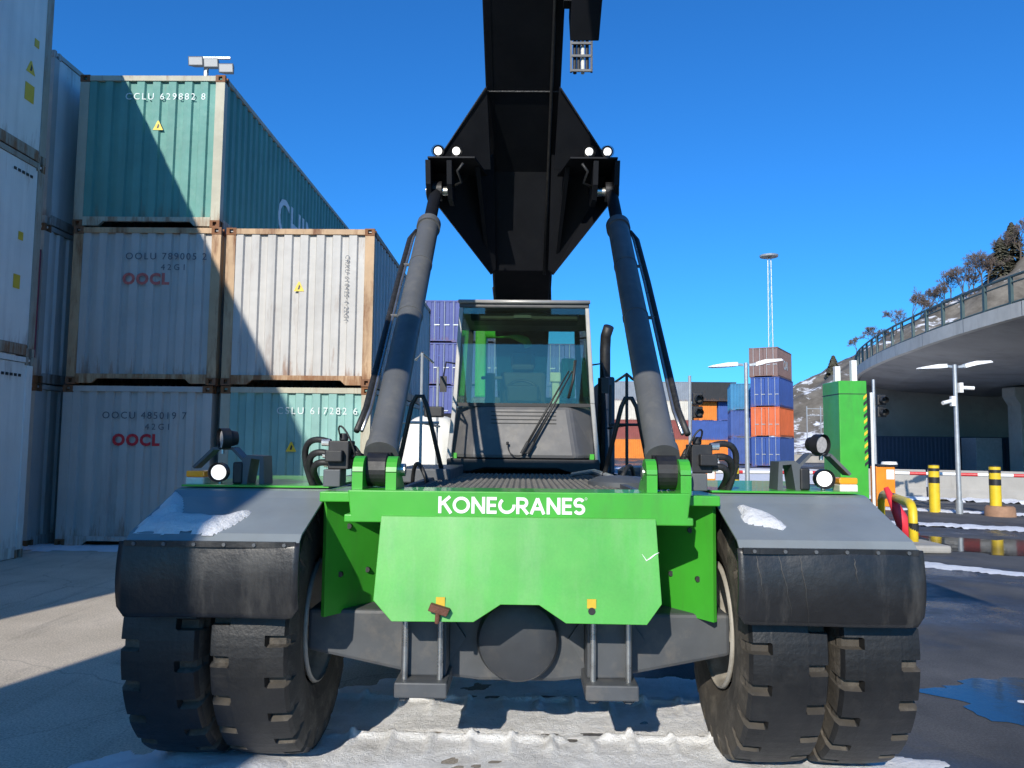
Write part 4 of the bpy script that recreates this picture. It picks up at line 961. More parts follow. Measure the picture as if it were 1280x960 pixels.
for s, xt, xb2 in ((-1, xl, xlb), (1, xr, xrb)):
    m = MB(); m.hexa([(xb2-0.02, YC-0.03, zw), (xb2+0.02, YC-0.03, zw), (xb2+0.02, YC+0.03, zw), (xb2-0.02, YC+0.03, zw)], [(xt-0.018, YC-0.02, zr), (xt+0.018, YC-0.02, zr), (xt+0.018, YC+0.03, zr), (xt-0.018, YC+0.03, zr)])
    m.hexa([(xb2+s*0.05-0.02, YC-0.03, 1.54), (xb2+s*0.05+0.02, YC-0.03, 1.54), (xb2+s*0.05+0.02, YC+0.03, 1.54), (xb2+s*0.05-0.02, YC+0.03, 1.54)], [(xb2-0.02, YC-0.03, zw), (xb2+0.02, YC-0.03, zw), (xb2+0.02, YC+0.03, zw), (xb2-0.02, YC+0.03, zw)])
    cput(m, 'front_pillar', M_alum, bev=0.005)
    m = MB(); m.hexa([(xb2-0.025, YB-0.05, 1.55), (xb2+0.025, YB-0.05, 1.55), (xb2+0.025, YB, 1.55), (xb2-0.025, YB, 1.55)], [(xt-0.02, YB-0.05, zr), (xt+0.02, YB-0.05, zr), (xt+0.02, YB, zr), (xt-0.02, YB, zr)]); cput(m, 'rear_pillar', M_black)
    m = MB(); m.add([(xb2+s*0.022, YC+0.03, 1.62), (xb2+s*0.022, YB-0.05, 1.62), (xt+s*0.012, YB-0.05, zr), (xt+s*0.012, YC+0.03, zr)], [(0, 1, 2, 3)])
    m.add([(xb2+s*0.016, YC+0.03, 1.62), (xb2+s*0.016, YB-0.05, 1.62), (xt+s*0.006, YB-0.05, zr), (xt+s*0.006, YC+0.03, zr)], [(0, 1, 2, 3)]); cput(m, 'side_window', M_glass2)
    m = MB(); m.box(xb2-0.02, xb2+0.02, YC+0.03, YB-0.05, 1.50, 1.62); cput(m, 'side_sill', M_green)
m = MB(); q = [(xlb+0.02, YC-0.012, zw), (xrb-0.02, YC-0.012, zw), (xr-0.015, YC, zr), (xl+0.015, YC, zr)]
m.hexa(q, [(a, b+0.006, c) for a, b, c in q]); cput(m, 'windscreen', M_glass)
m = MB(); m.box(xlb+0.01, xrb-0.01, YC-0.02, YC+0.02, zw-0.03, zw); cput(m, 'windscreen_seal', M_bk)
m = MB(); m.box(xlb+0.03, xrb-0.03, YB-0.03, YB-0.022, 1.86, zr); cput(m, 'rear_window', M_glass2)
m = MB(); m.box(xlb, xrb, YB-0.035, YB-0.01, 1.5, 1.86); cput(m, 'rear_wall', M_black)
# lower front panel: flat middle with chamfered sides that flare towards the bottom
m = MB(); T = [(xlb+0.0, YC+0.14, 2.045), (-0.40, YC-0.03, 2.045), (0.40, YC-0.03, 2.045), (xrb, YC+0.14, 2.045)]
Bm = [(xlb-0.055, YC+0.10, 1.575), (-0.45, YC-0.12, 1.575), (0.47, YC-0.12, 1.575), (xrb+0.055, YC+0.10, 1.575)]
Tm = [(a+(c-a)*0.06 if False else a, b, d) for (a, b, d), c in zip(T, (0, 0, 0, 0))]
vs = T+Bm+[(xlb, YC+0.3, 2.045), (xrb, YC+0.3, 2.045), (xlb-0.055, YC+0.3, 1.575), (xrb+0.055, YC+0.3, 1.575)]
m.add(vs, [(0, 4, 5, 1), (1, 5, 6, 2), (2, 6, 7, 3), (0, 1, 2, 3, 9, 8), (4, 10, 11, 7, 6, 5), (8, 10, 4, 0), (3, 7, 11, 9), (8, 9, 11, 10)])
pn = cput(m, 'lower_panel', M_panel, bev=0.035)
for k in range(4):
    z = 1.99-0.034*k; y = YC-0.03-0.09*(2.045-z)/0.47
    m = MB(); m.box(-0.29, 0.29, y-0.005, y+0.002, z-0.004, z+0.004); m.build('groove', M_bk, pn)
m = MB(); m.prism([(xlb-0.06, 1.47), (xlb-0.055, 1.572), (xrb+0.055, 1.572), (xrb+0.06, 1.47), (0.42, 1.455), (0.30, 1.49), (-0.35, 1.49), (-0.47, 1.455)], 'y', YC-0.10, YC+0.4); cput(m, 'cab_base', M_black, bev=0.01)
# wipers
for dx in (0, 0.05):
    m = MB(); m.tube([(-0.005+dx, YC-0.16, 1.64), (0.22+dx*0.8, YC-0.10, 2.04), (0.40+dx*0.6, YC-0.05, 2.36)], [0.013, 0.009, 0.006], 8); cput(m, 'wiper_arm', M_bk, smooth=True)
    m = MB(); m.tube([(-0.015+dx, YC-0.165, 1.62), (0.04+dx, YC-0.155, 1.72)], 0.017, 8); cput(m, 'wiper_motor_arm', M_bk)
m = MB(); m.tube([(0.40, YC-0.03, 2.12), (0.44, YC-0.035, 2.28), (0.46, YC-0.03, 2.46)], 0.012, 8); cput(m, 'wiper_blade', M_bk, smooth=True)
m = MB(); m.tube(bez((-0.14, YC-0.13, 1.70), (-0.14, YC-0.15, 1.60), (-0.05, YC-0.15, 1.57), (0.02, YC-0.15, 1.63), 10), 0.005, 6); m.cyl((-0.14, YC-0.14, 1.70), (-0.14, YC-0.13, 1.72), 0.012, seg=8); cput(m, 'washer_hose', M_bk)
# interior
m = MB(); m.box(-0.24, 0.22, 7.62, 7.78, 1.95, 2.42); m.box(-0.24, 0.22, 7.25, 7.70, 1.80, 1.95); m.box(-0.13, 0.11, 7.66, 7.76, 2.44, 2.62); cput(m, 'seat', pm('seat_fabric', (0.06, 0.065, 0.06), 0.8), bev=0.04)
m = MB(); m.cyl((-0.02, 7.15, 1.7), (-0.02, 7.3, 2.12), 0.04, seg=12)
whl = [(-0.02+0.17*math.cos(a*math.pi/12), 7.27+0.06*math.sin(a*math.pi/12), 2.16+0.15*math.sin(a*math.pi/12)) for a in range(25)]; m.tube(whl, 0.014, 8); cput(m, 'steering_wheel', M_bk)
m = MB(); m.box(-0.52, -0.30, 7.1, 7.8, 1.6, 2.02); m.box(0.30, 0.52, 7.1, 7.8, 1.6, 2.05); cput(m, 'console', M_black, bev=0.03)
m = MB(); m.box(-0.16, 0.14, 6.98, 7.05, 2.08, 2.24); cput(m, 'dashboard', M_black, bev=0.02)
m = MB(); m.box(0.26, 0.33, 7.1, 7.2, 2.06, 2.30); m.box(0.24, 0.34, 7.08, 7.12, 2.28, 2.37); cput(m, 'display', M_clear, bev=0.01)
m = MB(); m.box(-0.36, -0.27, 7.1, 7.16, 2.06, 2.36); m.box(-0.4, -0.2, 7.1, 7.13, 2.3, 2.33); cput(m, 'joystick_stand', M_grey, bev=0.01)
m = MB(); m.box(xlb, xrb, YC, YB, 1.48, 1.52); cput(m, 'cab_floor', M_black)
m = MB(); m.box(-0.5, 0.5, 7.0, 7.3, zr-0.10, zr-0.01); cput(m, 'roof_console', M_black, bev=0.02)
m = MB(); m.box(-0.10, 0.06, 6.985, 7.0, zr-0.075, zr-0.03); cput(m, 'vent', M_grey)
for s in (-1, 1):
    m = MB(); m.tube([(s*0.60, YC, 2.42), (s*0.70, YC-0.06, 2.43), (s*0.72, YC-0.08, 2.3)], 0.008, 6); m.box(s*0.72-0.03, s*0.72+0.03, YC-0.10, YC-0.07, 2.16, 2.30); cput(m, 'mirror', M_black)

# --- body behind and beside the cab
m = MB(); m.box(-0.62, 0.62, 8.9, 12.2, 1.44, 2.25); m.build('engine_hood', M_grey, rs, bev=0.04)
m = MB(); m.box(-1.3, 1.3, 11.3, 12.9, 0.55, 2.15); m.build('counterweight', M_boom, rs, bev=0.06)
m = MB(); m.box(-0.58, -0.45, 9.0, 9.4, 2.25, 3.05); m.build('boom_support', M_green, rs, bev=0.02)
m = MB(); m.box(0.44, 0.60, 9.0, 9.4, 2.25, 2.72); m.build('boom_support', M_green, rs, bev=0.02)
m = MB(); m.tube([(-0.48, 9.05, 3.0), (-0.15, 9.02, 3.0), (0.02, 9.0, 2.92), (0.05, 9.0, 2.85)], 0.05, 10); m.build('support_arm', M_green, rs, smooth=True)
m = MB(); m.box(0.80, 0.90, 7.6, 8.8, 1.42, 2.38); m.build('air_filter_box', pm('blue_black_box', (0.03, 0.045, 0.075), 0.45), rs, bev=0.02)
m = MB(); m.tube([(0.845, 8.0, 1.45), (0.845, 8.0, 2.70), (0.85, 7.98, 2.84), (0.875, 7.92, 2.93)], 0.055, 14); m.build('exhaust_pipe', M_black, rs, smooth=True)
m = MB(); m.cyl((0.845, 8.0, 1.7), (0.845, 8.0, 2.4), 0.075, seg=16); m.build('muffler', M_black, rs, angle=40)
m = MB(); m.lathe([(0, 0.28), (0.10, 0.28), (0.13, 0.24), (0.14, 0.0)], (1.05, 6.3, 1.40), 'z', 32); m.build('round_tank', M_grey, rs, angle=30)
m = MB(); m.lathe([(0, 0.20), (0.04, 0.2), (0.07, 0.14), (0.08, 0.0)], (0.62, 5.0, 1.43), 'z', 28); m.build('filler_cover', M_grey, rs, angle=30)
m = MB(); m.box(-0.93, -0.52, 5.5, 6.7, 1.42, 1.52); m.build('step_box', M_grey, rs, bev=0.01)
m = MB(); m.box(-0.86, -0.70, 6.6, 6.75, 1.93, 2.02); m.build('lamp_box', M_black, rs, bev=0.01)
# handrails
for s in (-1, 1):
    h_ = MB(); cx = s*0.77; h_.tube([(cx-s*-0.16, 5.6, 1.42), (cx+s*0.05, 5.6, 1.98), (cx+s*0.015, 5.6, 2.045), (cx-s*0.03, 5.6, 2.045), (cx-s*0.06, 5.6, 1.98), (cx-s*0.20, 5.6, 1.42)], 0.017, 10); h_.build('grab_hoop', M_bk, rs, smooth=True)
    cx = s*0.79; m = MB(); m.cyl((cx, 5.9, 1.42), (cx, 5.9, 2.40 if s < 0 else 2.25), 0.012, seg=8); zt = 2.40 if s < 0 else 2.25
    m.tube([(cx+s*0.12, 6.4, zt), (cx, 5.9, zt), (cx-s*0.0, 6.6, zt)], 0.011, 8); m.cyl((cx, 5.9, 1.86), (cx, 7.2, 1.86), 0.011, seg=8); m.cyl((cx-s*0.14, 5.9, 1.86), (cx+s*0.16, 5.9, 1.86), 0.011, seg=8); m.cyl((cx, 7.0, 1.42), (cx, 7.0, zt), 0.012, seg=8)
    m.build('handrail', M_steel if s < 0 else M_bk, rs)
    m = MB(); m.tube(bez((s*0.62, 5.0, 1.45), (s*0.68, 5.0, 1.62), (s*0.74, 5.2, 1.60), (s*0.76, 5.3, 1.42), 10), 0.014, 8); m.build('cable', M_hose, rs, smooth=True)
m = MB(); m.tube([(0.40, 6.3, 1.46), (0.55, 6.0, 1.50), (0.62, 5.3, 1.48), (0.55, 5.2, 1.45)], 0.018, 8); m.build('ladder_bar', M_steel, rs)

# rear wheels
for s in (-1, 1):
    wh = bpy.data.objects.new('wheel', None); col.objects.link(wh); wh.parent = rs; wh.location = (s*1.1, 6.6, RT)
    place(TM, 'tyre', wh); place(RM[s], 'rim', wh)

# --- spreader carried by the boom, above and behind the picture's top edge
spd = thing('spreader', (0, 2.35, 3.45), 'black container spreader hanging from the boom head above the viewer', 'spreader')
m = MB(); m.box(-1.9, 1.6, 2.06, 2.62, 3.37, 3.74); m.build('main_beam', M_boom, spd, bev=0.02)
for s in (-1, 1):
    m = MB(); m.box(min(s*1.5, s*2.95), max(s*1.5, s*2.95), 2.12, 2.58, 3.42, 3.70); m.build('telescopic_beam', M_boom, spd, bev=0.02)
    m = MB(); m.box(min(s*2.90, s*3.14), max(s*2.90, s*3.14), 1.3, 3.4, 3.60, 3.85); m.build('end_beam', M_boom, spd, bev=0.02)
m = MB(); m.cyl((-0.1, 2.35, 3.74), (-0.1, 2.35, 4.45), 0.50, seg=24); m.box(-0.55, 0.35, 2.0, 2.7, 4.45, 5.0); m.build('rotator', M_boom, spd)
m = MB(); m.box(-0.35, 0.15, 2.1, 2.6, 5.0, 7.6); m.build('drop_link', M_boom, spd)

# ------------------------------------------------------------------ overpass
ov = thing('overpass', (22, 36, 0), 'curved concrete overpass with green railing on the right', 'bridge')
# plan of the deck's near edge: sweeps from the right towards the far left and turns away
ZB, ZT = 6.75, 7.35
ctrl = [(24.0, 14.0), (21.4, 20.0), (20.1, 25.5), (19.6, 30.5), (19.6, 35.0), (19.95, 39.5), (20.8, 44.5), (22.1, 50.0), (24.0, 56.0), (27.5, 64.0), (33.0, 73.0)]
def catmull(P, n=8):
    out = []
    for i in range(len(P)-1):
        p = [Vector(P[max(0, i-1)]), Vector(P[i]), Vector(P[i+1]), Vector(P[min(len(P)-1, i+2)])]
        for k in range(n):
            t = k/n; out.append(0.5*((2*p[1])+(p[2]-p[0])*t+(2*p[0]-5*p[1]+4*p[2]-p[3])*t*t+(3*p[1]-p[0]-3*p[2]+p[3])*t**3))
    out.append(Vector(P[-1])); return out
ed = catmull(ctrl, 8)
def offs(pts, d):
    out = []
    for i, p in enumerate(pts):
        a = (pts[min(len(pts)-1, i+1)]-pts[max(0, i-1)]).normalized(); out.append(p+Vector((a.y, -a.x))*d)
    return out
def zo(y): return max(0.0, 40-y)*0.022
def ribbon(name, mat, sect, parent):
    """sect: closed list of (offset to the right of the edge, z)"""
    m = MB(); cols_ = [offs(ed, d) for d, z in sect]; n = len(sect); vs = []
    for i in range(len(ed)):
        for k, (d, z) in enumerate(sect): vs.append((cols_[k][i].x, cols_[k][i].y, z+zo(ed[i].y)))
    fs = [(i*n+k, i*n+(k+1) % n, (i+1)*n+(k+1) % n, (i+1)*n+k) for i in range(len(ed)-1) for k in range(n)]
    m.add(vs, fs); return m.build(name, mat, parent)
ribbon('fascia', pm('fascia_concrete', (0.50, 0.475, 0.42), 0.85, var=0.12, vs=0.8, dirt=(0.25, 0.23, 0.2), da=0.5, streak=4), [(0, ZB), (0, ZT), (0.45, ZT), (0.45, ZB+0.12), (0.3, ZB)], ov)
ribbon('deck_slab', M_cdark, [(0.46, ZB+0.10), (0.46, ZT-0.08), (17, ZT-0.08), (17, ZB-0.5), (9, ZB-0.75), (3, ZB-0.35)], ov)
def along(pts, step, start=0.3):
    out = []; d = start; acc = 0
    for a, b in zip(pts, pts[1:]):
        L = (b-a).length
        while acc+L >= d: out.append((a+(b-a)*((d-acc)/L), (b-a).normalized())); d += step
        acc += L
    return out
for p, d in along(ed, 4.0, 1.0):
    m = MB(); n = Vector((d.y, -d.x)); q = [p-d*0.012-n*0.004, p+d*0.012-n*0.004, p+d*0.012+n*0.01, p-d*0.012+n*0.01]; z_ = zo(p.y)
    m.hexa([(a.x, a.y, ZB+0.01+z_) for a in q], [(a.x, a.y, ZT-0.01+z_) for a in q]); m.build('fascia_joint', M_bk, ov)
M_rail = pm('railing_green', (0.055, 0.085, 0.08), 0.5, var=0.15)
rl = offs(ed, 0.2)
for z, r in ((ZT+1.18, 0.06), (ZT+0.92, 0.035), (ZT+0.10, 0.045)):
    m = MB(); m.tube([(p.x, p.y, z+zo(p.y)) for p in rl], r, 6); m.build('rail', M_rail, ov, smooth=True)
for p, d in along(rl, 1.75):
    m = MB(); n = Vector((d.y, -d.x)); q = [p-d*0.08-n*0.06, p+d*0.08-n*0.06, p+d*0.08+n*0.06, p-d*0.08+n*0.06]
    m.hexa([(a.x, a.y, ZT+zo(p.y)) for a in q], [(a.x, a.y, ZT+1.2+zo(p.y)) for a in q]); m.build('rail_post', M_rail, ov)
for (x, y) in ((34.1, 52.5),):
    m = MB(); m.prism([(x-0.9, 0), (x+0.9, 0), (x+0.9, 4.7), (x+1.25, 5.3), (x+1.25, 5.9), (x-1.25, 5.9), (x-1.25, 5.3), (x-0.9, 4.7)], 'y', y-0.7, y+0.7); m.build('pier', M_conc, ov, bev=0.05)
m = MB(); inn = offs(ed, 15.5); poly = [(p.x, p.y) for p in inn]+[(120, 78), (120, 10)]
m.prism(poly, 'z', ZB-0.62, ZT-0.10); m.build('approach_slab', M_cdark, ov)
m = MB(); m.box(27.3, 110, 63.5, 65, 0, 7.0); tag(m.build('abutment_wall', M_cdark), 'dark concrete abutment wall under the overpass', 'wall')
# shaded blue containers under the bridge
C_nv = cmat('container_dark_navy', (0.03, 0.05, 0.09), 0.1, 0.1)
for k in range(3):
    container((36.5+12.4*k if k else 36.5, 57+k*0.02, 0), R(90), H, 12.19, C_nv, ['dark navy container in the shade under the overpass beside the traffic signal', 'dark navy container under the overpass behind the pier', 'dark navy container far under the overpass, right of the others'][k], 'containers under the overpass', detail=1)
m = MB(); m.box(31.2, 33.0, 53.6, 55.4, 0.0, 2.5); tag(m.build('site_cabin', pm('cabin_grey', (0.22, 0.23, 0.24), 0.6), bev=0.03), 'pale grey cabin in the shade beside the bridge pier', 'cabin')

# ------------------------------------------------------------------ hillside
hm, ht, hb_ = newmat('hillside_rock'); v = coords(ht)
c1 = mixc(ht, ramp(ht, ntex(ht, v, 0.35, 8, 0.7), 0.35, 0.7), (0.085, 0.072, 0.056), (0.21, 0.185, 0.15))
geo = nd(ht, 'ShaderNodeNewGeometry'); sz = nd(ht, 'ShaderNodeSeparateXYZ'); ht.links.new(geo.outputs['Normal'], sz.inputs[0])
sn = nd(ht, 'ShaderNodeMath', operation='MULTIPLY_ADD'); sn.inputs[1].default_value = 0.9; sn.inputs[2].default_value = -0.55; ht.links.new(ntex(ht, v, 0.5, 9, 0.7), sn.inputs[0])
sa = nd(ht, 'ShaderNodeMath', operation='ADD'); ht.links.new(sz.outputs[2], sa.inputs[0]); ht.links.new(sn.outputs[0], sa.inputs[1])
c1 = mixc(ht, ramp(ht, sa.outputs[0], 0.80, 0.90), c1, (0.78, 0.79, 0.82))
ht.links.new(c1, hb_.inputs['Base Color']); hb_.inputs['Roughness'].default_value = 0.9
def hz(x, y):
    # ridge height grows to the right
    r = max(0, 13.0+(x-48.4)*0.56); r = min(r, 44)
    t = max(0, min(1, (y-92)/38)); t = t*t*(3-2*t)
    b = r*t-max(0, (y-132))*0.15*t
    return b+t*(1.8*noise.noise((x*0.12, y*0.12, 1))+0.9*noise.noise((x*0.35, y*0.35, 5))+0.4*noise.noise((x*1.0, y*1.0, 7)))-0.3
m = MB(); nx, ny = 150, 70; vs = []
for i in range(nx+1):
    for j in range(ny+1):
        x = 30+150*i/nx; y = 90+90*j/ny; vs.append((x, y, hz(x, y) if j else -0.5))
m.add(vs, [(i*(ny+1)+j, (i+1)*(ny+1)+j, (i+1)*(ny+1)+j+1, i*(ny+1)+j+1) for i in range(nx) for j in range(ny)])
struct(m.build('hillside', hm, smooth=True))
# retaining wall and fence at the foot of the hill
m = MB(); m.box(24.5, 60, 88, 89, 0, 0.9); tag(m.build('retaining_wall', M_conc), 'grey retaining wall at the foot of the snowy hillside', 'wall')
fe = thing('mesh_fence', (40, 90, 5), 'thin metal fence on the slope right of the navy stack', 'fence')
for k in range(14):
    x = 33+1.6*k; z = 5.6+0.02*k
    m = MB(); m.box(x-0.05, x+0.05, 90, 90.1, 2.4, z+0.9); m.build('fence_post', M_steel, fe)
for z in (5.4, 6.2):
    m = MB(); m.box(33, 54, 90.02, 90.08, z, z+0.06); m.build('fence_rail', M_steel, fe)
for k in range(4):
    m = MB(); m.box(36+7*k, 36.12+7*k, 92, 92.1, 2, 3); 
def road_rail():
    gr_ = thing('guard_rail', (45, 100, 8), 'pale guard rail climbing the hillside beside the navy stack', 'guard rail')
    pts = [(38+i*1.4, 101+i*0.3, hz(38+i*1.4, 101+i*0.3)+0.9) for i in range(18)]
    m = MB(); m.tube(pts, 0.12, 6); m.build('rail', M_steel, gr_)
    for p in pts[::2]:
        m = MB(); m.box(p[0]-0.06, p[0]+0.06, p[1]-0.05, p[1]+0.05, p[2]-1.4, p[2]); m.build('rail_post', M_steel, gr_)
road_rail()

# trees
M_twig = pm('bare_twigs', (0.13, 0.10, 0.085), 0.9, var=0.25, vs=2)
M_bark = pm('bark', (0.09, 0.07, 0.055), 0.9, var=0.2, vs=3)
M_need = pm('spruce_needles', (0.085, 0.08, 0.052), 0.8, var=0.35, vs=1.5)
def bare_tree(x, y, hgt, label, rnd, spread=1.0):
    z = hz(x, y); root = thing('bare_tree', (x, y, z), label, 'tree', 'bare trees on the hillside')
    tk = MB(); tw_ = MB(); rg = random.Random(rnd)
    def grow(p, d, L, r, lev):
        q = p+d*L
        (tk if lev < 2 else tw_).tube([p, p+d*(L*0.5)+Vector((rg.uniform(-1, 1), rg.uniform(-1, 1), 0))*L*0.05, q], [r, r*0.8, r*0.6], 5 if lev < 2 else 3)
        if lev >= 5: return
        n = rg.choice((3, 4, 4)) if lev < 4 else 4
        for _ in range(n):
            a = rg.uniform(0, 2*math.pi); tilt = rg.uniform(0.3, 0.85)*spread
            o = d.orthogonal().normalized(); o.rotate(Matrix.Rotation(a, 3, d))
            nd_ = (d*math.cos(tilt)+o*math.sin(tilt)+Vector((0, 0, 0.12))).normalized()
            grow(p+d*(L*rg.uniform(0.55, 1.0)), nd_, L*rg.uniform(0.58, 0.8), max(0.022, r*0.55), lev+1)
    grow(Vector((x, y, z-0.3)), Vector((rg.uniform(-.08, .08), rg.uniform(-.08, .08), 1)).normalized(), hgt*0.38, hgt*0.02, 0)
    tk.build('trunk', M_bark, root); tw_.build('crown', M_twig, root)
def at_y(px_, Y): return (px_-655)/960*Y
sp = [(1120, 5.0, 'small bare tree lowest on the slope left of the railing bend'), (1142, 5.4, 'bare tree above the fourth railing post'), (1161, 6.2, 'round crowned bare tree standing free above the railing'), (1182, 4.6, 'low bare tree right of the round crowned one'), (1203, 7.2, 'tall slim bare tree left of the spruce'), (1220, 7.0, 'tall bare tree next to the spruce'), (1236, 6.4, 'bare tree partly in front of the spruce'), (1092, 4.0, 'small bare tree behind the far end of the railing'), (1070, 3.4, 'tiny bare tree near the white guard rail'), (1278, 8.0, 'bare tree at the right picture edge'), (1152, 4.4, 'thin bare tree half behind the round crowned one'), (1212, 5.6, 'bushy bare tree between the two tall ones'), (1105, 3.6, 'low bush like bare tree at the railing bend'), (1172, 5.4, 'bare tree filling the gap right of the round crowned one'), (1190, 6.4, 'bare tree left of the tall slim one'), (1228, 7.6, 'tallest bare tree touching the spruce'), (1246, 6.0, 'bare tree crossing the foot of the spruce'), (1262, 7.0, 'bare tree crossing the second spruce')]
for k, (p, hh, lb) in enumerate(sp): bare_tree(at_y(p, 130.5+k % 3), 130.5+k % 3, hh, lb, 50+k)
def spruce(x, y, hgt, rad, label, seed):
    rg = random.Random(seed); z = hz(x, y); root = thing('spruce_tree', (x, y, z), label, 'tree', 'spruces on the hillside')
    m = MB(); m.cyl((x, y, z-0.5), (x, y, z+hgt), 0.2, 0.03, 8); m.build('trunk', M_bark, root)
    m = MB()
    n = 900
    for i in range(n):
        t = rg.random()**0.8; zz = z+hgt*(0.08+0.92*t); rr = rad*(1-t)**0.8*rg.uniform(0.35, 1.08)+0.1; a = rg.uniform(0, 6.283)
        d = Vector((math.cos(a), math.sin(a), -0.25)); p = Vector((x, y, zz))+d*rr*0.45; q = Vector((x, y, zz))+d*rr
        s_ = d.cross(Vector((0, 0, 1))).normalized()*rg.uniform(0.12, 0.3)
        up_ = Vector((0, 0, rg.uniform(0.05, 0.18)))
        m.add([p-s_*0.6, p+s_*0.6, q+s_, q-s_, (p+q)/2+up_, q+d*0.2-up_], [(0, 1, 4), (1, 2, 4), (2, 3, 4), (3, 0, 4), (2, 5, 3)])
    m.build('crown', M_need, root)
spruce(at_y(1253, 131), 131, 7.2, 2.7, 'dark spruce with double top at the right edge of the ridge', 3)
spruce(at_y(1268, 133), 133, 7.6, 2.9, 'second spruce close behind the double topped one', 4)
spruce(at_y(1041, 130), 130, 3.6, 1.4, 'small dark spruce beside the railing bend on the slope', 5)

# ------------------------------------------------------------------ lamp posts, mast, floodlights
def street_lamp(x, y, hgt, label, cams, rz=0.0):
    root = thing('street_lamp', (x, y, 0), label, 'street lamp', 'twin headed lamp posts')
    m = MB(); m.cyl((x, y, 0), (x, y, hgt), 0.065, 0.05, 14); m.cyl((x, y, 0), (x, y, 0.35), 0.085, seg=14); m.build('pole', M_steel, root, angle=40)
    for s in (-1, 1):
        dz = 0.12*(1 if s > 0 else -0.6); c, si = math.cos(rz), math.sin(rz)
        def P(u, v_, z): return (x+s*u*c-v_*si, y+s*u*si+v_*c, hgt-0.06+z)
        m = MB(); m.hexa([P(0.08, -0.04, -0.03), P(0.08, 0.04, -0.03), P(0.08, 0.04, 0.03), P(0.08, -0.04, 0.03)], [P(0.26, -0.06, -0.01), P(0.26, 0.06, -0.01), P(0.26, 0.06, 0.05), P(0.26, -0.06, 0.05)]); m.build('arm', M_steel, root)
        m = MB(); m.hexa([P(0.24, -0.11, -0.03), P(0.5, -0.17, -0.02+dz*0.5), P(0.95, -0.14, dz), P(1.02, 0, dz+0.01), P(0.95, 0.14, dz), P(0.5, 0.17, -0.02+dz*0.5), P(0.24, 0.11, -0.03)],
                         [P(0.24, -0.09, 0.07), P(0.5, -0.13, 0.09+dz*0.5), P(0.92, -0.10, dz+0.05), P(1.0, 0, dz+0.03), P(0.92, 0.10, dz+0.05), P(0.5, 0.13, 0.09+dz*0.5), P(0.24, 0.09, 0.07)])
        hd = m.build('lamp_head', M_white, root)
        m = MB(); m.hexa([P(0.52, -0.11, -0.028+dz*0.5), P(0.9, -0.09, dz-0.012), P(0.9, 0.09, dz-0.012), P(0.52, 0.11, -0.028+dz*0.5)], [P(0.52, -0.11, -0.02+dz*0.5), P(0.9, -0.09, dz), P(0.9, 0.09, dz), P(0.52, 0.11, -0.02+dz*0.5)]); m.build('lens', M_lens, hd)
    if cams:
        for s, z in ((1, hgt-0.62), (-1, hgt-0.98)):
            m = MB(); m.box(x+s*0.06, x+s*0.16, y-0.10, y-0.0, z-0.13, z+0.13); o = m.build('camera_bracket', M_white, root)
            m = MB(); m.cyl((x+s*0.16, y-0.06, z), (x+s*0.42, y-0.14, z-0.04+0.02*s), 0.05, seg=12); m.build('security_camera', M_white, root)
street_lamp(11.50, 20.6, 3.95, 'pale twin headed lamp post with two white cameras before the overpass', True)
street_lamp(5.95, 20.6, 3.95, 'pale twin headed lamp post in front of the navy container stack', False)
ms = thing('high_mast', (at_y(963, 95), 95, 0), 'slender lattice light mast rising above the brown container', 'light mast')
mx = at_y(963, 95)
for dx in (-0.35, 0.35):
    for dy in (-0.3,):
        m = MB(); m.cyl((mx+dx, 95+dy, 0), (mx+dx*0.55, 95+dy*0.5, 25.4), 0.07, 0.05, 6); m.build('mast_leg', M_steel, ms)
for k in range(22):
    z = 1+1.1*k; f_ = 1-0.45*z/25; m = MB(); m.cyl((mx-0.35*f_, 94.75, z), (mx+0.35*f_*(1 if k % 2 else -1)+(0 if k % 2 else 0.7*f_), 94.75, z+1.1), 0.018, seg=4); m.build('lattice_bar', M_steel, ms)
m = MB(); m.lathe([(0, 0.3), (0, 1.1), (0.22, 1.15), (0.3, 0.3)], (mx, 95, 25.4), 'z', 20); m.build('lamp_ring', M_steel, ms)
fl = thing('floodlight_mast', (-17.0, 41, 0), 'floodlight cluster showing above the teal container', 'floodlight')
fx = at_y(247, 41); m = MB(); m.cyl((fx, 41, 0), (fx, 41, 22.9), 0.18, 0.14, 10); m.build('pole', M_steel, fl); fl.location = (fx, 41, 0)
for s, z in ((-1, 22.45), (0.0, 22.35), (1, 22.05)):
    m = MB(); cx = fx+s*0.85; m.hexa([(cx-0.42, 40.6, z-0.1), (cx+0.42, 40.6, z-0.1), (cx+0.42, 40.5, z+0.4), (cx-0.42, 40.5, z+0.4)], [(cx-0.25, 41.1, z+0.05), (cx+0.25, 41.1, z+0.05), (cx+0.25, 41.1, z+0.5), (cx-0.25, 41.1, z+0.5)]); o = m.build('floodlight', M_grey, fl, bev=0.03)
    m = MB(); m.hexa([(cx-0.36, 40.585, z-0.04), (cx+0.36, 40.585, z-0.04), (cx+0.36, 40.50, z+0.34), (cx-0.36, 40.50, z+0.34)], [(cx-0.36, 40.6, z-0.04), (cx+0.36, 40.6, z-0.04), (cx+0.36, 40.52, z+0.34), (cx-0.36, 40.52, z+0.34)]); m.build('lens', M_lens, o)
m = MB(); m.box(fx-1.0, fx+0.9, 40.95, 41.1, 22.95, 23.05); m.build('cross_arm', M_steel, fl)

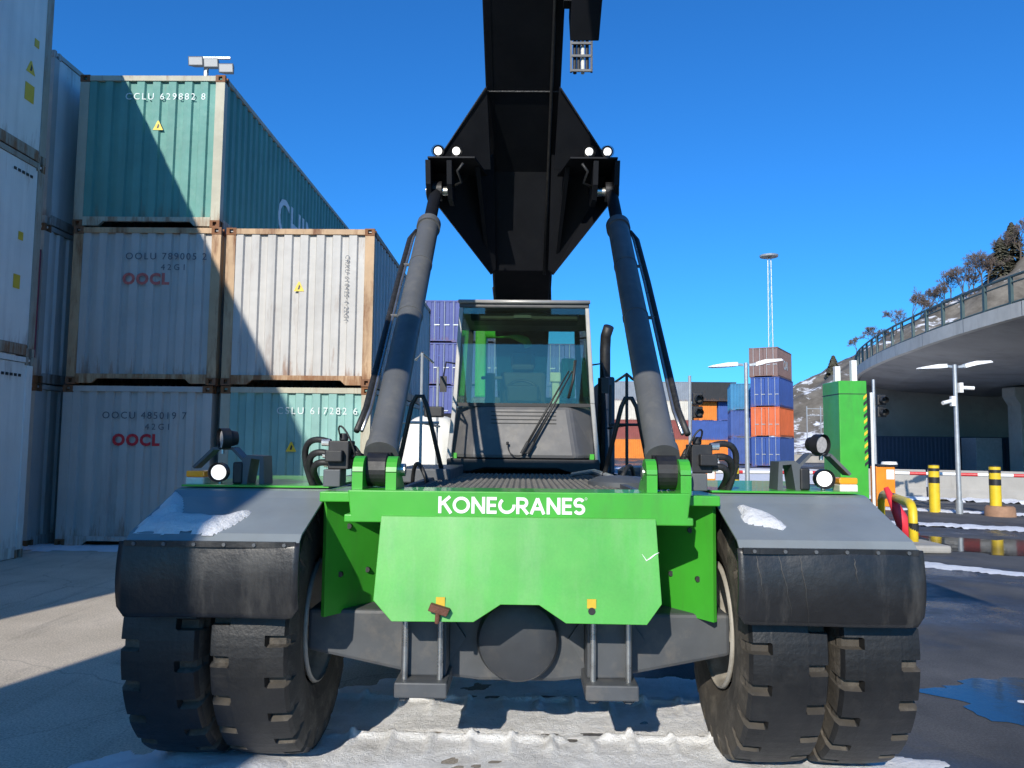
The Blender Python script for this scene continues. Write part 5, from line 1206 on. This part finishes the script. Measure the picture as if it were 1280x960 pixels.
# ------------------------------------------------------------------ gate furniture on the right
def bollard(x, y, label, hgt=1.28):
    root = thing('bollard', (x, y, 0), label, 'bollard', 'yellow and black bollards')
    m = MB(); m.cyl((x, y, 0), (x, y, hgt-0.18), 0.135, seg=24); m.build('post', M_yellow, root, angle=40)
    for z0_, z1_ in ((hgt-0.50, hgt-0.34), (hgt-0.18, hgt-0.10), (hgt-0.02, hgt+0.0)):
        m = MB(); m.cyl((x, y, z0_), (x, y, z1_), 0.138, seg=24); m.build('black_band', M_bk, root, angle=40)
    m = MB(); m.lathe([(hgt-0.10, 0.135), (hgt-0.03, 0.135), (hgt-0.02, 0.12), (hgt-0.02, 0.0)], (x, y, 0), 'z', 24); m.build('cap', M_yellow, root)
bollard(11.12, 21.1, 'yellow bollard with black band left of the lamp post with cameras')
bollard(12.15, 20.1, 'yellow bollard with black band standing in a brown collar')
bollard(px(916, 22), 22, 'yellow and black bollard seen past the hydraulic hoses')
m = MB(); m.lathe([(0, 0.36), (0.22, 0.34), (0.26, 0.30), (0.26, 0.14)], (12.22, 20.05, 0), 'z', 28); tag(m.build('collar', pm('brown_collar', (0.30, 0.17, 0.10), 0.8, var=0.2), angle=40), 'low brown round collar at the foot of the right bollard', 'base')
def barrier(x, y, dx, dy, L, label, w_=0.55, flip=1):
    root = thing('barrier_gate', (x, y, 0), label, 'barrier', 'barrier gates')
    m = MB(); m.box(x-w_/2, x+w_/2, y-0.2, y+0.2, 0, 1.17); h_ = m.build('housing', M_orange, root, bev=0.02)
    m = MB(); m.box(x+0.02, x+w_/2-0.03, y-0.206, y-0.202, 0.80, 1.08); m.build('label_plate', M_white, h_)
    m = MB(); m.box(x-w_/2+0.02, x+w_/2+0.06, y-0.24, y+0.24, 1.17, 1.23); m.build('housing_cap', M_black, h_)
    m = MB(); m.cyl((x+0.18, y-0.05, 1.23), (x+0.18, y-0.05, 1.31), 0.23, 0.20, 20); m.build('lamp_cap', M_white, h_, angle=40)
    n = int(L/0.42)
    for k in range(n):
        a = (x+flip*(w_/2+0.05+k*0.42)*dx, y+0.1+(0.3+k*0.42)*dy, 0.98); b = (x+flip*(w_/2+0.05+(k+1)*0.42)*dx, y+0.1+(0.3+(k+1)*0.42)*dy, 0.98)
        m = MB(); m.cyl(a, b, 0.05, seg=10); m.build('arm_band', M_red if k % 3 == 1 else M_white, root)
barrier(10.62, 23.0, 0.93, -0.42, 4.4, 'orange barrier housing with red and white arm near the green cabinet')
barrier(px(880, 22), 22, 0.98, 0.1, 3.4, 'orange barrier housing half hidden by the hoses', 0.5)
# concrete barrier blocks
for k in range(4):
    a = Vector((11.2, 28.2)); d = Vector((0.905, -0.425)); p = a+d*(3.05*k); n = Vector((-d.y, d.x))
    m = MB(); sec = [(-0.30, 0), (-0.26, 0.2), (-0.13, 0.35), (-0.10, 0.98), (0.10, 0.98), (0.13, 0.35), (0.26, 0.2), (0.30, 0)]
    m.hexa([(p.x+n.x*u, p.y+n.y*u, z) for u, z in sec], [((p+d*3.0).x+n.x*u, (p+d*3.0).y+n.y*u, z) for u, z in sec])
    tag(m.build('barrier_block', M_conc, bev=0.02), ['concrete barrier block just right of the orange barrier housing', 'concrete barrier block between the two bollards', 'concrete barrier block behind the collared bollard', 'concrete barrier block at the right picture edge'][k], 'concrete barrier', 'concrete barrier blocks')
# low yellow guard bar on its slab
gd = thing('guard_bar', (7.0, 14.6, 0), 'low yellow and black guard bar on a concrete slab beside the red cone', 'guard bar')
pg = [(7.62, 16.6, 0.0), (7.62, 16.6, 0.60), (7.56, 16.4, 0.72), (7.45, 16.1, 0.76), (6.78, 13.75, 0.76), (6.70, 13.5, 0.74), (6.66, 13.36, 0.66), (6.64, 13.3, 0.05)]
m = MB(); m.tube(pg, 0.075, 14); m.build('bar', M_yellow, gd, smooth=True)
for a, b in (((6.655, 13.33, 0.30), (6.652, 13.32, 0.44)), ((7.10, 14.87, 0.76), (7.19, 15.18, 0.76))):
    m = MB(); m.cyl(a, b, 0.078, seg=14); m.build('black_band', M_bk, gd)
m = MB(); m.box(6.35, 6.98, 12.75, 13.7, 0.0, 0.13); o = m.build('slab', M_conc, gd, bev=0.04)
cn = thing('traffic_cone', (7.05, 14.6, 0), 'faded red traffic cone leaning behind the yellow guard bar', 'cone')
m = MB(); m.cyl((7.28, 14.7, 0.03), (6.98, 15.0, 0.95), 0.17, 0.045, 20); m.build('cone', pm('cone_red', (0.72, 0.04, 0.06), 0.5, var=0.12), cn, smooth=True)
m = MB(); m.box(7.02, 7.52, 14.5, 14.98, 0.0, 0.04); m.build('base', M_bk, cn, bev=0.01)
# green cabinet with hazard strip and white stubs
gc = thing('green_cabinet', (px(1050, 15), 15, 0), 'tall bright green cabinet with hazard strip beyond the right fender', 'cabinet')
xg, yg = px(1050, 15), 15.0
rot = Matrix.Rotation(R(0), 3, 'Z')
def gb(x0, x1, y0, y1, z0_, z1_):
    q = [rot @ Vector(p) for p in ((x0, y0, 0), (x1, y0, 0), (x1, y1, 0), (x0, y1, 0))]; q = [(xg+a.x, yg+a.y) for a in q]
    m = MB(); m.hexa([(a, b, z0_) for a, b in q], [(a, b, z1_) for a, b in q]); return m
gb(-0.17, 0.36, -0.3, 0.5, 0.0, 2.98).build('body', M_green, gc, bev=0.015)
gb(-0.175, 0.364, -0.303, 0.505, 2.72, 2.735).build('seam', M_bk, gc)
for k in range(12):
    a = 1.35+0.115*k
    q = [(0.29, a), (0.355, a+0.06), (0.355, a+0.12), (0.29, a+0.06)]
    m = MB(); f1 = [rot @ Vector((x, -0.306, 0)) for x, z in q]; f2 = [rot @ Vector((x, -0.302, 0)) for x, z in q]
    m.hexa([(xg+p.x, yg+p.y, z) for p, (x, z) in zip(f1, q)], [(xg+p.x, yg+p.y, z) for p, (x, z) in zip(f2, q)]); m.build('hazard_stripe', M_yellow if k % 2 else M_bk, gc)
for dx, dz in ((-0.08, 0.30), (0.24, 0.42)):
    p = rot @ Vector((dx, 0, 0)); m = MB(); m.box(xg+p.x-0.05, xg+p.x+0.05, yg+p.y-0.05, yg+p.y+0.05, 2.98, 2.98+dz); m.build('white_stub', M_white, gc)
m = MB(); m.cyl((px(1087, 16), 16, 0), (px(1087, 16), 16, 2.85), 0.03, seg=10); tag(m.build('thin_post', M_white), 'thin white post right beside the green cabinet', 'post')
# traffic signals
def signal(x, y, z, label):
    root = thing('traffic_signal', (x, y, 0), label, 'traffic light', 'traffic signals')
    m = MB(); m.cyl((x, y, 0), (x, y, z+0.9), 0.05, seg=10); m.build('pole', M_steel, root)
    for k in range(2):
        m = MB(); m.box(x+0.08, x+0.38, y-0.12, y+0.1, z-0.42*k, z+0.36-0.42*k); h_ = m.build('signal_head', M_bk, root, bev=0.03)
        m = MB(); m.cyl((x+0.23, y-0.13, z+0.18-0.42*k), (x+0.23, y-0.38, z+0.16-0.42*k), 0.12, 0.12, 14, caps=False); m.build('visor', M_bk, h_)
signal(px(862, 24), 24, 3.0, 'black traffic signal on a pale pole beside the right hoses')
signal(px(1090, 27), 27, 3.2, 'black traffic signal in the shade under the overpass edge')
# white tarpaulin covered bundle on the machine's left side deck
m = MB(); nx, nz = 28, 14; vs = []
for i in range(nx+1):
    for j in range(nz+1):
        u = i/nx*2*math.pi; t = j/nz; rr = math.cos(t*math.pi/2)**0.6; zz = 0.63*math.sin(t*math.pi/2)**0.85
        f_ = 1+0.045*math.sin(u*9+t*3)*rr
        vs.append((-1.07+0.40*rr*math.cos(u)*f_, 9.1+0.45*rr*math.sin(u)*f_, 1.402+zz))
m.add(vs, [(i*(nz+1)+j, (i+1)*(nz+1)+j, (i+1)*(nz+1)+j+1, i*(nz+1)+j+1) for i in range(nx) for j in range(nz)])
tag(m.build('tarpaulin_bundle', pm('white_tarpaulin', (0.75, 0.74, 0.70), 0.55, var=0.06, vs=3), smooth=True), 'white rounded tarpaulin bundle behind the left handrail', 'covered bundle')
